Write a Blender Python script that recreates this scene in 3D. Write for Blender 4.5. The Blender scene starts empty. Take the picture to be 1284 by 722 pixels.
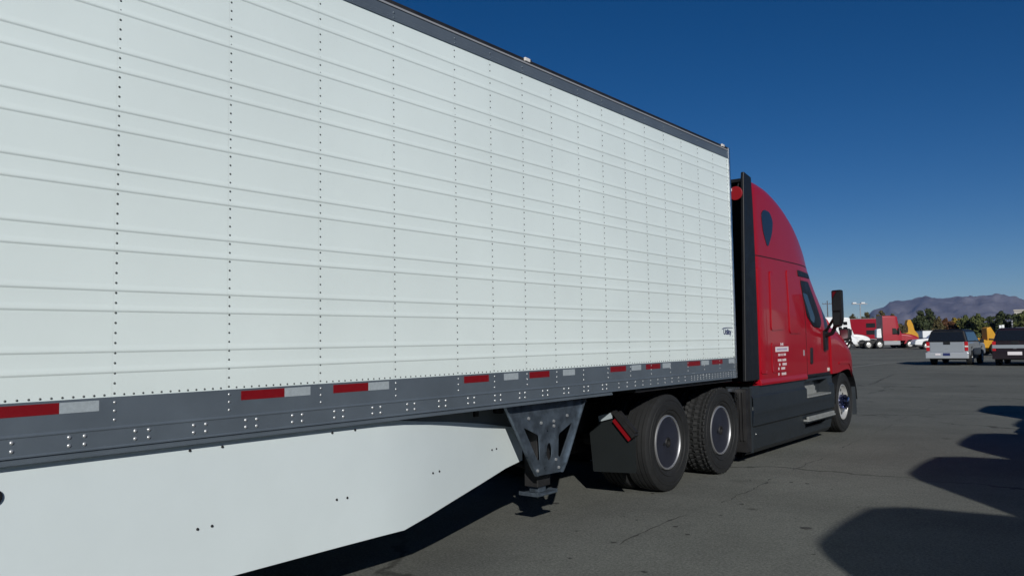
import bpy, bmesh, math, random
from mathutils import Vector, Matrix
R = math.radians
rnd = random.Random(7)
scene = bpy.context.scene
COL = scene.collection

# ------------------------------------------------------------------ camera
cam_d = bpy.data.cameras.new('camera'); cam = bpy.data.objects.new('camera', cam_d); COL.objects.link(cam)
F = Vector((-0.61493813, 0.78582244, 0.06583464)); RR = Vector((0.78679535, 0.61701437, -0.01569507)); U = Vector((0.05295446, -0.0421469, 0.9977071))
m = Matrix((RR, U, -F)).transposed().to_4x4(); m.translation = Vector((3.8809, 0, 1.57))
cam.matrix_world = m
cam_d.sensor_width = 36; cam_d.lens = 1015.28 / 1284 * 36
cam_d.clip_start = 0.05; cam_d.clip_end = 60000
scene.camera = cam
# ------------------------------------------------------------------ light
SUNV = Vector((1.4, -1.6, 1.0)).normalized()
SUN_EL = math.asin(SUNV.z); SUN_AZ = math.atan2(SUNV.x, SUNV.y)
w = bpy.data.worlds.new('World'); scene.world = w; w.use_nodes = True
nt = w.node_tree; nt.nodes.clear()
sky = nt.nodes.new('ShaderNodeTexSky'); sky.sky_type = 'NISHITA'; sky.sun_disc = False
sky.sun_elevation = SUN_EL; sky.sun_rotation = SUN_AZ; sky.altitude = 2200; sky.air_density = 0.9; sky.dust_density = 0.0; sky.ozone_density = 3.0
bg = nt.nodes.new('ShaderNodeBackground'); bg.inputs[1].default_value = 0.048
wo = nt.nodes.new('ShaderNodeOutputWorld')
hs = nt.nodes.new('ShaderNodeHueSaturation'); hs.inputs['Saturation'].default_value = 1.34; hs.inputs['Hue'].default_value = 0.506
nt.links.new(sky.outputs[0], hs.inputs['Color']); nt.links.new(hs.outputs[0], bg.inputs[0]); nt.links.new(bg.outputs[0], wo.inputs[0])
sd = bpy.data.lights.new('sun', 'SUN'); sd.energy = 3.9; sd.angle = R(0.5); sd.color = (1.0, 0.965, 0.90)
so = bpy.data.objects.new('sun', sd); COL.objects.link(so); so.rotation_euler = SUNV.to_track_quat('Z', 'Y').to_euler(); so.location = (20, -20, 20)
scene.view_settings.view_transform = 'Standard'; scene.view_settings.look = 'None'
scene.view_settings.gamma = 1; scene.view_settings.exposure = 0.0
scene.cycles.max_bounces = 6

# ------------------------------------------------------------------ materials
MATS = {}
def mat(name, col, rough=0.5, metal=0.0, coat=0.0, var=0.0, vscale=3.0, bump=0.0, bscale=40.0, rvar=0.0, spec=0.5, emit=None):
    if name in MATS: return MATS[name]
    m = bpy.data.materials.new(name); m.use_nodes = True; n = m.node_tree; p = n.nodes['Principled BSDF']
    p.inputs['Base Color'].default_value = (*col, 1); p.inputs['Roughness'].default_value = rough
    p.inputs['Metallic'].default_value = metal; p.inputs['Coat Weight'].default_value = coat
    p.inputs['Coat Roughness'].default_value = 0.04; p.inputs['Specular IOR Level'].default_value = spec
    tc = n.nodes.new('ShaderNodeTexCoord')
    if var or rvar:
        no = n.nodes.new('ShaderNodeTexNoise'); no.inputs['Scale'].default_value = vscale; no.inputs['Detail'].default_value = 6; no.inputs['Roughness'].default_value = 0.6
        n.links.new(tc.outputs['Object'], no.inputs['Vector'])
        if var:
            mr = n.nodes.new('ShaderNodeMapRange'); mr.inputs[1].default_value = 0.3; mr.inputs[2].default_value = 0.7
            mr.inputs[3].default_value = 1 - var; mr.inputs[4].default_value = 1 + var
            n.links.new(no.outputs['Fac'], mr.inputs[0])
            mx = n.nodes.new('ShaderNodeVectorMath'); mx.operation = 'SCALE'; mx.inputs[0].default_value = col
            n.links.new(mr.outputs[0], mx.inputs['Scale']); n.links.new(mx.outputs[0], p.inputs['Base Color'])
        if rvar:
            m2 = n.nodes.new('ShaderNodeMapRange'); m2.inputs[1].default_value = 0.3; m2.inputs[2].default_value = 0.7
            m2.inputs[3].default_value = max(0.02, rough - rvar); m2.inputs[4].default_value = rough + rvar
            n.links.new(no.outputs['Fac'], m2.inputs[0]); n.links.new(m2.outputs[0], p.inputs['Roughness'])
    if bump:
        nb = n.nodes.new('ShaderNodeTexNoise'); nb.inputs['Scale'].default_value = bscale; nb.inputs['Detail'].default_value = 4
        n.links.new(tc.outputs['Object'], nb.inputs['Vector'])
        b = n.nodes.new('ShaderNodeBump'); b.inputs['Strength'].default_value = 1.0; b.inputs['Distance'].default_value = bump
        n.links.new(nb.outputs['Fac'], b.inputs['Height']); n.links.new(b.outputs[0], p.inputs['Normal'])
    if emit:
        p.inputs['Emission Color'].default_value = (*emit[:3], 1); p.inputs['Emission Strength'].default_value = emit[3]
    MATS[name] = m; return m
M_ring = mat('satin_wheel_ring', (0.5, 0.51, 0.53), 0.5, metal=0.85)
M_white = mat('white_trailer_paint', (0.755, 0.845, 0.83), 0.40, var=0.035, vscale=0.9, rvar=0.06, bump=0.0006, bscale=1.6)
M_skirt = mat('white_skirt_panel', (0.70, 0.785, 0.80), 0.42, var=0.03, vscale=1.3, rvar=0.08, bump=0.002, bscale=1.2)
M_rail = mat('grey_rail_aluminium', (0.14, 0.172, 0.205), 0.42, metal=0.35, var=0.08, vscale=2.5, rvar=0.08, bump=0.0004, bscale=60)
M_alu = mat('bright_aluminium', (0.62, 0.63, 0.64), 0.28, metal=1.0, var=0.08, vscale=9, rvar=0.1)
M_rivet = mat('rivet_metal', (0.55, 0.57, 0.58), 0.3, metal=0.6)
M_rivetd = mat('weathered_rivet', (0.10, 0.11, 0.11), 0.45, metal=0.3)
M_galv = mat('galvanised_steel', (0.11, 0.14, 0.175), 0.38, metal=0.6, var=0.45, vscale=9, rvar=0.12)
M_black = mat('black_plastic', (0.006, 0.007, 0.009), 0.5, var=0.2, vscale=6, rvar=0.1)
M_blackm = mat('black_chassis_steel', (0.014, 0.014, 0.015), 0.6, var=0.4, vscale=5, rvar=0.1)
M_flap = mat('mud_flap_rubber', (0.009, 0.012, 0.013), 0.55, var=0.12, vscale=5)
M_fair = mat('charcoal_fairing_plastic', (0.018, 0.024, 0.030), 0.5, var=0.12, vscale=3, rvar=0.08)
M_red = mat('red_cab_paint', (0.33, 0.003, 0.012), 0.45, coat=0.36, var=0.04, vscale=2, spec=.25)
M_redfar = mat('red_vehicle_paint', (0.30, 0.004, 0.016), 0.4, coat=0.3)
M_whitefar = mat('white_vehicle_paint', (0.72, 0.74, 0.75), 0.35, coat=0.4, var=0.03)
M_silver = mat('silver_vehicle_paint', (0.37, 0.40, 0.43), 0.35, metal=0.35, coat=0.5)
M_dark = mat('dark_maroon_paint', (0.016, 0.009, 0.012), 0.3, coat=0.7)
M_glass = mat('dark_glass', (0.01, 0.012, 0.014), 0.04, spec=0.8)
M_glassb = mat('side_window_glass', (0.02, 0.03, 0.04), 0.03, spec=0.9)
M_mirror = mat('mirror_glass', (0.32, 0.33, 0.35), 0.02, metal=1.0)
M_chrome = mat('chrome', (0.7, 0.7, 0.72), 0.08, metal=1.0)
M_bchrome = mat('blue_tinted_chrome', (0.18, 0.2, 0.34), 0.15, metal=1.0)
M_cover = mat('wheel_cover_dark', (0.045, 0.05, 0.075), 0.4, metal=0.6, var=0.15, vscale=6, rvar=0.08)
M_rim = mat('polished_rim', (0.62, 0.62, 0.60), 0.42, metal=0.55, rvar=0.08)
M_tyre = mat('tyre_rubber', (0.0105, 0.0115, 0.0125), 0.75, var=0.25, vscale=12, bump=0.0008, bscale=70)
M_redtape = mat('red_reflective_tape', (0.20, 0.004, 0.008), 0.4, var=0.06, vscale=30)
M_whitetape = mat('white_reflective_tape', (0.36, 0.41, 0.44), 0.35, var=0.1, vscale=60)
M_navy = mat('navy_decal', (0.02, 0.03, 0.12), 0.5)
M_decal = mat('white_decal', (0.75, 0.7, 0.72), 0.5)
M_amber = mat('amber_lens', (0.6, 0.25, 0.05), 0.3)
M_clear = mat('clear_lens', (0.75, 0.72, 0.68), 0.2)
M_redlens = mat('red_lens', (0.45, 0.01, 0.015), 0.25, coat=0.5)
M_tread_sunpatch = mat('tread_aluminium_and_sun_patch', (0.27, 0.285, 0.28), 0.55, metal=0.2, var=0.15, vscale=12)
M_yellow = mat('yellow_machine_paint', (0.50, 0.25, 0.01), 0.45, var=0.15, vscale=3)
M_beige = mat('beige_concrete', (0.42, 0.40, 0.36), 0.8, var=0.06, vscale=0.2)
M_bark = mat('bark', (0.08, 0.06, 0.045), 0.9, var=0.3, vscale=4)
M_pole = mat('pole_steel', (0.10, 0.10, 0.11), 0.6, metal=0.3)
M_greysteel = mat('grey_bumper_plastic', (0.30, 0.31, 0.33), 0.45)

# ------------------------------------------------------------------ mesh helpers
class MB:
    def __init__(s): s.v = []; s.f = []; s.mi = []; s.cm = 0
    def add(s, vs, fs):
        b = len(s.v); s.v += [tuple(x) for x in vs]
        for f in fs: s.f.append(tuple(b + i for i in f)); s.mi.append(s.cm)
        return s
    def box(s, x0, x1, y0, y1, z0, z1):
        return s.add([(x0,y0,z0),(x1,y0,z0),(x1,y1,z0),(x0,y1,z0),(x0,y0,z1),(x1,y0,z1),(x1,y1,z1),(x0,y1,z1)],
                     [(0,3,2,1),(4,5,6,7),(0,1,5,4),(1,2,6,5),(2,3,7,6),(3,0,4,7)])
    def prism_x(s, poly, x0, x1, inset=0):       # poly in (y,z)
        n = len(poly); cy = sum(p[0] for p in poly)/n; cz = sum(p[1] for p in poly)/n
        s.add([(x0, y, z) for y, z in poly] + [(x1, y, z) for y, z in poly],
              [tuple(range(n)), tuple(range(2*n-1, n-1, -1))] + [(i, n+i, n+(i+1) % n, (i+1) % n) for i in range(n)]); return s
    def prism_y(s, poly, y0, y1):                # poly in (x,z)
        n = len(poly)
        return s.add([(x, y0, z) for x, z in poly] + [(x, y1, z) for x, z in poly],
              [tuple(range(n)), tuple(range(2*n-1, n-1, -1))] + [(i, n+i, n+(i+1) % n, (i+1) % n) for i in range(n)])
    def tube(s, p0, p1, r0, r1=None, n=10, caps=True):
        p0 = Vector(p0); p1 = Vector(p1); r1 = r0 if r1 is None else r1
        d = (p1 - p0).normalized(); a = d.orthogonal().normalized(); b = d.cross(a)
        vs = []
        for p, r in ((p0, r0), (p1, r1)):
            for i in range(n):
                t = 2*math.pi*i/n; vs.append(p + a*math.cos(t)*r + b*math.sin(t)*r)
        fs = [(i, (i+1) % n, n+(i+1) % n, n+i) for i in range(n)]
        if caps: fs += [tuple(range(n-1, -1, -1)), tuple(range(n, 2*n))]
        return s.add(vs, fs)
    def path(s, pts, r, n=8):
        for a, b in zip(pts, pts[1:]): s.tube(a, b, r, n=n)
        return s
    def lathe_x(s, prof, c, n=48, fn=None):      # prof: list (x, r); axis along x through c
        vs = []; k = len(prof)
        for i in range(n):
            t = 2*math.pi*i/n
            for j, (x, r) in enumerate(prof):
                rr = r if fn is None else fn(i, j, x, r)
                vs.append((c[0]+x, c[1]+math.cos(t)*rr, c[2]+math.sin(t)*rr))
        fs = []
        for i in range(n):
            for j in range(k-1):
                fs.append((i*k+j, i*k+j+1, ((i+1) % n)*k+j+1, ((i+1) % n)*k+j))
        return s.add(vs, fs)
    def dome(s, c, nrm, r, h, n=7):
        c = Vector(c); d = Vector(nrm).normalized(); a = d.orthogonal().normalized(); b = d.cross(a)
        vs = []
        for rr, hh in ((r, 0), (r*.8, h*.62)):
            for i in range(n):
                t = 2*math.pi*i/n; vs.append(c + a*math.cos(t)*rr + b*math.sin(t)*rr + d*hh)
        vs.append(c + d*h)
        fs = [(i, (i+1) % n, n+(i+1) % n, n+i) for i in range(n)] + [(n+i, n+(i+1) % n, 2*n) for i in range(n)]
        return s.add(vs, fs)
    def loft(s, rings, close=False, caps=True):
        k = len(rings[0]); vs = [p for r in rings for p in r]; fs = []
        for i in range(len(rings)-1):
            for j in range(k if close else k-1):
                fs.append((i*k+j, (i+1)*k+j, (i+1)*k+(j+1) % k, i*k+(j+1) % k))
        if caps: fs += [tuple(range(k)), tuple(range((len(rings)-1)*k + k-1, (len(rings)-1)*k-1, -1))]
        return s.add(vs, fs)
    def build(s, name, mats, parent=None, off=(0,0,0), smooth=False, bevel=0, angle=35, fixn=True):
        me = bpy.data.meshes.new(name)
        me.from_pydata([(x-off[0], y-off[1], z-off[2]) for x, y, z in s.v], [], s.f)
        if not isinstance(mats, (list, tuple)): mats = [mats]
        for mm in mats: me.materials.append(mm)
        me.polygons.foreach_set('material_index', s.mi)
        if fixn:
            bm = bmesh.new(); bm.from_mesh(me); bmesh.ops.recalc_face_normals(bm, faces=bm.faces); bm.to_mesh(me); bm.free()
        if smooth:
            me.polygons.foreach_set('use_smooth', [True]*len(me.polygons)); me.set_sharp_from_angle(angle=R(angle))
        o = bpy.data.objects.new(name, me); COL.objects.link(o)
        if parent: o.parent = parent
        if bevel:
            md = o.modifiers.new('bevel', 'BEVEL'); md.width = bevel; md.segments = 2; md.limit_method = 'ANGLE'; md.angle_limit = R(35); md.harden_normals = False
        return o
def tag(o, label=None, cat=None, group=None, kind=None):
    if label: o['label'] = label
    if cat: o['category'] = cat
    if group: o['group'] = group
    if kind: o['kind'] = kind
    return o
def root(name, loc, rz, label, cat, group=None):
    o = bpy.data.objects.new(name, None); COL.objects.link(o); o.location = loc; o.rotation_euler.z = R(rz); o.empty_display_size = 0.3
    return tag(o, label, cat, group)
def copy_tree(o, parent=None):
    c = o.copy(); COL.objects.link(c); c.parent = parent
    for ch in list(o.children): copy_tree(ch, c)
    return c
def interp(tab, y):
    if y <= tab[0][0]: return tab[0][1:]
    for a, b in zip(tab, tab[1:]):
        if y <= b[0]:
            t = (y-a[0])/(b[0]-a[0]); return tuple(p+(q-p)*t for p, q in zip(a[1:], b[1:]))
    return tab[-1][1:]

# ------------------------------------------------------------------ setting
def plane(name, x0, x1, y0, y1, z, m, nx=1, ny=1):
    b = MB()
    vs = [(x0+(x1-x0)*i/nx, y0+(y1-y0)*j/ny, z) for j in range(ny+1) for i in range(nx+1)]
    fs = [(j*(nx+1)+i, j*(nx+1)+i+1, (j+1)*(nx+1)+i+1, (j+1)*(nx+1)+i) for j in range(ny) for i in range(nx)]
    b.add(vs, fs); o = b.build(name, m, fixn=False); return tag(o, kind='structure')

def asphalt():
    m = bpy.data.materials.new('asphalt'); m.use_nodes = True; n = m.node_tree; L = n.links.new; p = n.nodes['Principled BSDF']
    tc = n.nodes.new('ShaderNodeTexCoord')
    def noise(sc, det=4, ro=.6, vec=None, dist=0):
        x = n.nodes.new('ShaderNodeTexNoise'); x.inputs['Scale'].default_value = sc; x.inputs['Detail'].default_value = det; x.inputs['Roughness'].default_value = ro; x.inputs['Distortion'].default_value = dist
        L(vec or tc.outputs['Object'], x.inputs['Vector']); return x.outputs['Fac']
    def mr(a, i0, i1, o0, o1):
        x = n.nodes.new('ShaderNodeMapRange'); L(a, x.inputs[0])
        for k, v in zip((1,2,3,4), (i0,i1,o0,o1)): x.inputs[k].default_value = v
        return x.outputs[0]
    def mul(a, b):
        x = n.nodes.new('ShaderNodeMath'); x.operation = 'MULTIPLY'; L(a, x.inputs[0]); L(b, x.inputs[1]); return x.outputs[0]
    big = mr(noise(.16, 5, .55), .35, .65, .88, 1.13)
    mid0 = mr(noise(1.3, 5, .65, dist=.6), .35, .7, .94, 1.06); mid = mul(mid0, mr(noise(9, 5, .8), .3, .7, .90, 1.10))
    fine = mul(mr(noise(48, 5, .8), .32, .68, .58, 1.48), mr(noise(150, 2, .6), .3, .7, .85, 1.15))
    # pale aggregate specks
    vo = n.nodes.new('ShaderNodeTexVoronoi'); vo.inputs['Scale'].default_value = 55; L(tc.outputs['Object'], vo.inputs['Vector'])
    sp = mr(vo.outputs['Distance'], .06, .2, 1.55, 1.0)
    # cracks
    mpv = n.nodes.new('ShaderNodeVectorMath'); mpv.operation = 'ADD'; L(tc.outputs['Object'], mpv.inputs[0])
    nz = n.nodes.new('ShaderNodeTexNoise'); nz.inputs['Scale'].default_value = 1.1; nz.inputs['Detail'].default_value = 5; L(tc.outputs['Object'], nz.inputs['Vector'])
    sc_ = n.nodes.new('ShaderNodeVectorMath'); sc_.operation = 'SCALE'; sc_.inputs['Scale'].default_value = 1.5; L(nz.outputs['Color'], sc_.inputs[0]); L(sc_.outputs[0], mpv.inputs[1])
    ve = n.nodes.new('ShaderNodeTexVoronoi'); ve.feature = 'DISTANCE_TO_EDGE'; ve.inputs['Scale'].default_value = .17; L(mpv.outputs[0], ve.inputs['Vector'])
    cr0 = mr(ve.outputs['Distance'], .002, .009, .0, 1.0)
    msk = mr(noise(.35, 3, .5), .42, .50, 1.0, 0.0)
    mx = n.nodes.new('ShaderNodeMath'); mx.operation = 'MAXIMUM'; L(cr0, mx.inputs[0]); L(msk, mx.inputs[1])
    crk = mr(mx.outputs[0], 0, 1, .45, 1.0)
    # oil drips and old stains
    st = mr(noise(.9, 2, .5), .66, .74, 1.0, .78)
    v2 = n.nodes.new('ShaderNodeTexVoronoi'); v2.inputs['Scale'].default_value = .8; v2.inputs['Randomness'].default_value = 1; L(tc.outputs['Object'], v2.inputs['Vector'])
    spot = mr(v2.outputs['Distance'], .03, .06, .55, 1.0)
    # streaks left by turning wheels
    wv = n.nodes.new('ShaderNodeTexWave'); wv.wave_type = 'RINGS'; wv.inputs['Scale'].default_value = .09; wv.inputs['Distortion'].default_value = 3.0; wv.inputs['Detail'].default_value = 3
    mp = n.nodes.new('ShaderNodeMapping'); mp.inputs['Location'].default_value = (22, 6, 0); L(tc.outputs['Object'], mp.inputs['Vector']); L(mp.outputs[0], wv.inputs['Vector'])
    stre = mr(wv.outputs['Fac'], .0, .25, .92, 1.0)
    v = mul(mul(mul(big, mid), mul(fine, sp)), mul(mul(crk, st), mul(spot, stre)))
    cm = n.nodes.new('ShaderNodeVectorMath'); cm.operation = 'SCALE'; cm.inputs[0].default_value = (.148, .154, .141); L(v, cm.inputs['Scale'])
    L(cm.outputs[0], p.inputs['Base Color']); p.inputs['Roughness'].default_value = .88; p.inputs['Specular IOR Level'].default_value = .06
    b = n.nodes.new('ShaderNodeBump'); b.inputs['Distance'].default_value = .006; b.inputs['Strength'].default_value = .9; L(mul(fine, crk), b.inputs['Height']); L(b.outputs[0], p.inputs['Normal'])
    return m
M_asph = asphalt()
M_soil = mat('dry_soil', (0.16, 0.13, 0.10), 0.95, var=0.25, vscale=0.02)
plane('ground', -16000, 6000, -3000, 20000, -0.02, M_soil, 24, 24)
plane('parking_lot', -140, 60, -60, 175, 0.0, M_asph, 20, 24)
# painted lines
M_line = mat('worn_white_line_paint', (0.26, 0.26, 0.25), 0.8, var=0.25, vscale=5)
lb = MB()
def stripe(b, p, q, wd):
    p = Vector(p); q = Vector(q); d = (q-p).normalized(); nn = Vector((-d.y, d.x, 0))*wd/2
    b.add([(*(p+nn).xy, .004), (*(p-nn).xy, .004), (*(q-nn).xy, .004), (*(q+nn).xy, .004)], [(0,1,2,3)])
stripe(lb, (-10.5, 36, 0), (-8.01, 43.3, 0), .13); stripe(lb, (-8.01, 43.3, 0), (-8.0, 50.0, 0), .13); stripe(lb, (-8.0, 50.0, 0), (-6.0, 66, 0), .13); stripe(lb, (-6, 66, 0), (2, 74, 0), .13)
tag(lb.build('painted_line', M_line, fixn=False), kind='structure')

M_crack = mat('dark_crack_filler', (0.045, 0.045, 0.043), 0.9, var=0.3, vscale=9)
def crack(pts, seed, w0, gaps):
    g = random.Random(seed); b = MB(); P = []
    for (a, c), (d, e) in zip(pts, pts[1:]):
        n_ = max(2, int(math.hypot(d-a, e-c)/.07))
        for i in range(n_): P.append((a+(d-a)*i/n_, c+(e-c)*i/n_))
    off = 0; vs = []
    for x, y in P:
        off = off*.93+g.gauss(0, .012); wv = max(.0, w0*g.uniform(.2, 1.3)*(0 if math.sin(y*gaps+seed)+.35*math.sin(y*gaps*2.7) < -.25 else 1))
        if g.random() < .03: wv += w0*2.2
        vs.append((x+off-wv/2, y, .004)); vs.append((x+off+wv/2+.0008, y, .004))
    b.add(vs, [(2*i, 2*i+1, 2*i+3, 2*i+2) for i in range(len(P)-1)])
    tag(b.build('pavement_crack', M_crack, fixn=False), kind='structure')
crack([(0.74,3.2),(0.72,4.62),(0.6,5.81),(0.57,6.6),(0.58,8.02),(0.51,9.1),(0.41,12.08),(0.31,15.1),(0.14,19.01),(-.2,24)], 3, .009, 2.9)
crack([(-2.3,19.5),(-2.68,23.01),(-3.09,26.47),(-3.85,32.18),(-4.56,38.02),(-4.95,42.82)], 5, .045, .5)
crack([(.6,6.4),(.9,6.25),(1.3,6.4)], 9, .004, 2.4); crack([(1.2,12.8),(1.5,11.9)], 12, .006, 2.0)
sb = MB(); gs = random.Random(4)
for (x, y, r_) in [(1.58,6.81,.035),(.53,5.51,.02),(.77,7.45,.018),(-.71,6.51,.03),(1.11,4.94,.02),(.68,6.27,.02),(.51,4.94,.018)]+[(gs.uniform(-.3,2.2), gs.uniform(4.5,22), gs.uniform(.008,.02)) for _ in range(46)]:
    q = [(x+math.cos(t)*r_*gs.uniform(.6,1.5), y+math.sin(t)*r_*gs.uniform(.6,1.5), .0045) for t in [i*math.pi/5 for i in range(10)]]
    sb.add(q, [tuple(range(10))])
tag(sb.build('asphalt_spots', M_crack, fixn=False), kind='structure')
# mountains
def hills():
    import mathutils.noise as N
    prof = [(-30,230),(-20,260),(-17.5,200),(-15.66,190),(-14.5,187),(-14.0,300),(-13.4,318),(-13.05,378),(-11.8,401),(-10.98,432),(-9.9,415),(-9.2,436),(-8.6,430),(-8.2,414),(-7.7,434),(-7.3,440),(-6.7,415),(-6.1,395),(-5.7,365),(-3,330),(2,280),(10,200),(20,120)]
    b = MB(); NA, NR = 420, 70; vs = []
    a0, a1 = -34, 20
    for i in range(NA+1):
        az = a0+(a1-a0)*i/NA; H = interp([(p, h) for p, h in prof], az)[0]*.93 - 1.5
        for j in range(NR+1):
            t = j/NR; rad = 7600+3600*t
            x = 3.88+math.sin(R(az))*rad; y = math.cos(R(az))*rad
            sh = math.sin(min(1, t/.62)*math.pi/2)**1.15 if t < .62 else math.cos((t-.62)/.38*math.pi/2)
            q = Vector((x*.0011, y*.0011, 0)); rn = 1-abs(N.fractal(q, 1.0, 2.1, 5))*1.6
            rn2 = N.fractal(Vector((x*.004, y*.004, 3)), 1.0, 2.0, 4)
            amp = math.sin(min(1, t/.62)*math.pi) if t < .62 else 0
            rd = 9832 / rad
            z = (H*sh/rd if t < .62 else H*sh/rd) + amp*(rn-.55)*H*.42 + rn2*34*amp + N.fractal(Vector((x*.011, y*.011, 8)), 1.0, 2.0, 3)*9*sh
            vs.append((x, y, z-10*(1-sh)))
    fs = [(i*(NR+1)+j, (i+1)*(NR+1)+j, (i+1)*(NR+1)+j+1, i*(NR+1)+j+1) for i in range(NA) for j in range(NR)]
    b.add(vs, fs)
    m = mat('mountain_rock_and_scrub', (0.105, 0.10, 0.112), 0.95, var=0.5, vscale=0.004)
    tag(b.build('hills', m, smooth=True, angle=180), kind='structure')
hills()

# ------------------------------------------------------------------ wheels
def tyre_profile(Rr=.5, wd=.27, rim=.285, kind='rib'):
    h = wd/2; pr = []
    pr += [(h*.72, rim), (h*.93, rim+.02), (h*1.04, rim+.07), (h*1.06, Rr-.10), (h*1.02, Rr-.05), (h*.95, Rr-.022), (h*.86, Rr-.006)]
    xs = [.84, .60, .58, .54, .52, .25, .23, .17, .15, -.15, -.17, -.23, -.25, -.52, -.54, -.58, -.60, -.84]
    for x in xs:
        ax = abs(x); g = (.535 < ax < .585) or (.165 < ax < .235)
        pr.append((x*h, Rr-.0015*(ax*3)**2*.8 - (.014 if g else 0)))
    pr += [(-x, r) for x, r in reversed(pr[:7])]
    return pr
def make_tyre(kind, c, wd=.27, Rr=.5):
    b = MB(); pr = tyre_profile(Rr, wd)
    if kind == 'lug':
        h = wd/2
        body = [(h*.72, .285), (h*.93, .305), (h*1.04, .355), (h*1.06, Rr-.10), (h*1.03, Rr-.06)]
        xs = [1.0, .92, .70, .66, .60, .34, .30, .06, .02, -.02, -.06, -.30, -.34, -.60, -.66, -.70, -.92, -1.0]
        mid = [(x*h, Rr - .004*abs(x)**3) for x in xs]
        pr = body + mid + [(-x, r) for x, r in reversed(body)]
        nb = len(body); nm = len(mid); NS = 264
        def fn(i, j, x, r):
            if j == 3 or j == 4 or j == len(pr)-4 or j == len(pr)-5:
                return r + (0.0 if (i // 3) % 2 else -.004) if j in (4, len(pr)-5) else r
            if nb <= j < nb+nm:
                a = abs(xs[j-nb]); row = 0 if a > .66 else (1 if a > .32 else 2)
                sgn = 1 if xs[j-nb] > 0 else -1
                ph = (i + (0, 3, 0)[row] * sgn + (2 if sgn > 0 else 0)) % 6
                groove = ph in (0, 1) or abs(a-.66) < .05 or abs(a-.32) < .03
                return r - (.018 if groove else 0) - (.004 if a > .98 else 0)
            return r
        b.lathe_x(pr, c, NS, fn)
    else:
        b.lathe_x(pr, c, 96)
    # moulded rings on the sidewall
    for rr in (.34, .40, .435):
        h = wd/2*1.055
        b.lathe_x([(h-.004, rr-.004), (h+.0025, rr), (h-.004, rr+.004)], c, 64)
    return b
def drive_wheel(y, kind, par, off, side=1, xface=-.09):
    cx = xface-.135 if side > 0 else -2.6-xface+.135
    z = .5
    s = side
    hub = make_tyre(kind, (cx, y, z)).build('wheel', M_tyre, par, off, smooth=True, angle=30)
    make_tyre('rib', (cx-s*.33, y, z)).build('inner_tyre', M_tyre, hub, (0,0,0) if not off else (0,0,0), smooth=True, angle=30).location = (0,0,0)
    # offsets: sub parts share the wheel's frame
    ch = hub.children[0]; ch.data.transform(Matrix.Translation((-off[0], -off[1], -off[2])))
    r = MB(); r.lathe_x([(s*.02, .30), (s*.09, .285), (s*.122, .278), (s*.126, .266), (s*.112, .258), (s*.02, .262)], (cx, y, z), 72); r.build('rim', M_ring, hub, off, smooth=True)
    d = MB(); d.lathe_x([(s*.112, .258), (s*.114, .20), (s*.115, .10), (s*.116, .052)], (cx, y, z), 72)
    o = d.build('wheel_cover', M_cover, hub, off, smooth=True, angle=60)
    d = MB(); d.lathe_x([(s*.115, .054), (s*.126, .05), (s*.126, .036), (s*.10, .034), (s*.10, .0005)], (cx, y, z), 32); d.cm = 1
    d.tube((cx+s*.110, y-.085, z-.01), (cx+s*.119, y-.085, z-.01), .018, n=14)
    d.build('hub_port', [M_blackm, M_black], hub, off, smooth=True)
    return hub

# ------------------------------------------------------------------ semi trailer
TO = (-1.3, 1.2, 0)
trailer = root('semi_trailer', TO, 0, 'long white ribbed trailer with grey rails and white side skirt coupled behind the red tractor', 'trailer')
ZB, ZT, YR, YF = 1.332, 3.736, -6.9, 9.25
SEAM = [1.867 + .6096*i for i in range(-14, 5)] + [1.867+.6096*4+.4064*i for i in range(1, 13)]
SEAM = [s for s in SEAM if YR+.1 < s < YF-.05]
def side_panel(xs, sgn):
    # ribbed side sheet, cross-section in (dx,z) swept along y
    pr = [(0, ZB)]
    k = 0; zs = []
    z = 1.458
    while z < ZT-.05:
        zs += [z, z+.098]; z += .2915
    for z in zs:
        if z > ZT-.03: continue
        for dz, dx in ((-.010, 0), (-.004, .0028), (.0, .0036), (.008, .0033), (.018, .0016), (.03, .0)): pr.append((dx, z+dz))
    pr.append((0, ZT))
    ys = [YR] + SEAM + [YF]
    b = MB(); n = len(pr)
    for a, c in zip(ys, ys[1:]):   # each sheet laps 0.5 mm over the next
        vs = []
        for t in range(5):
            yy = a+(c-a)*t/4; lap = .0008*(1-t/4)
            vs += [(xs+sgn*(dx+lap), yy, z) for dx, z in pr]
        b.add(vs, [(t*n+i, (t+1)*n+i, (t+1)*n+i+1, t*n+i+1) for t in range(4) for i in range(n-1)])
    return b
for sgn, xs in ((1, 0.0), (-1, -2.6)):
    b = side_panel(xs, sgn); b.build('side_panel', M_white, trailer, TO, smooth=True, angle=9)
    if sgn > 0:
        # rivets: part of the sheet's pattern, one mesh
        rb = MB()
        for s in SEAM:
            z = ZB+.022
            while z < ZT-.01:
                rb.dome((xs+.0006, s+.012, z), (1,0,0), .0062, .0038, 7); z += .0478
        y = YR
        for a, c in zip([YR]+SEAM, SEAM+[YF]):
            cnt = 13 if c-a > .5 else 9
            for i in range(1, cnt): rb.dome((xs+.0004, a+.012+(c-a)*i/cnt, ZB+.016), (1,0,0), .0058, .0036, 7)
        o = rb.build('panel_rivets', M_rivetd, trailer, TO, smooth=True, angle=60); tag(o, kind='stuff')
# body box behind sheets
b = MB(); b.box(-2.59, -.012, YR, YF-.02, 1.12, 3.80); b.build('body', M_whitefar, trailer, TO)
b = MB(); b.prism_y([(-2.57, 3.801), (-2.57, 3.83), (-2.3, 3.872), (-.3, 3.872), (-.03, 3.83), (-.03, 3.801)], YR, YF); b.build('roof', M_alu, trailer, TO)
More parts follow.
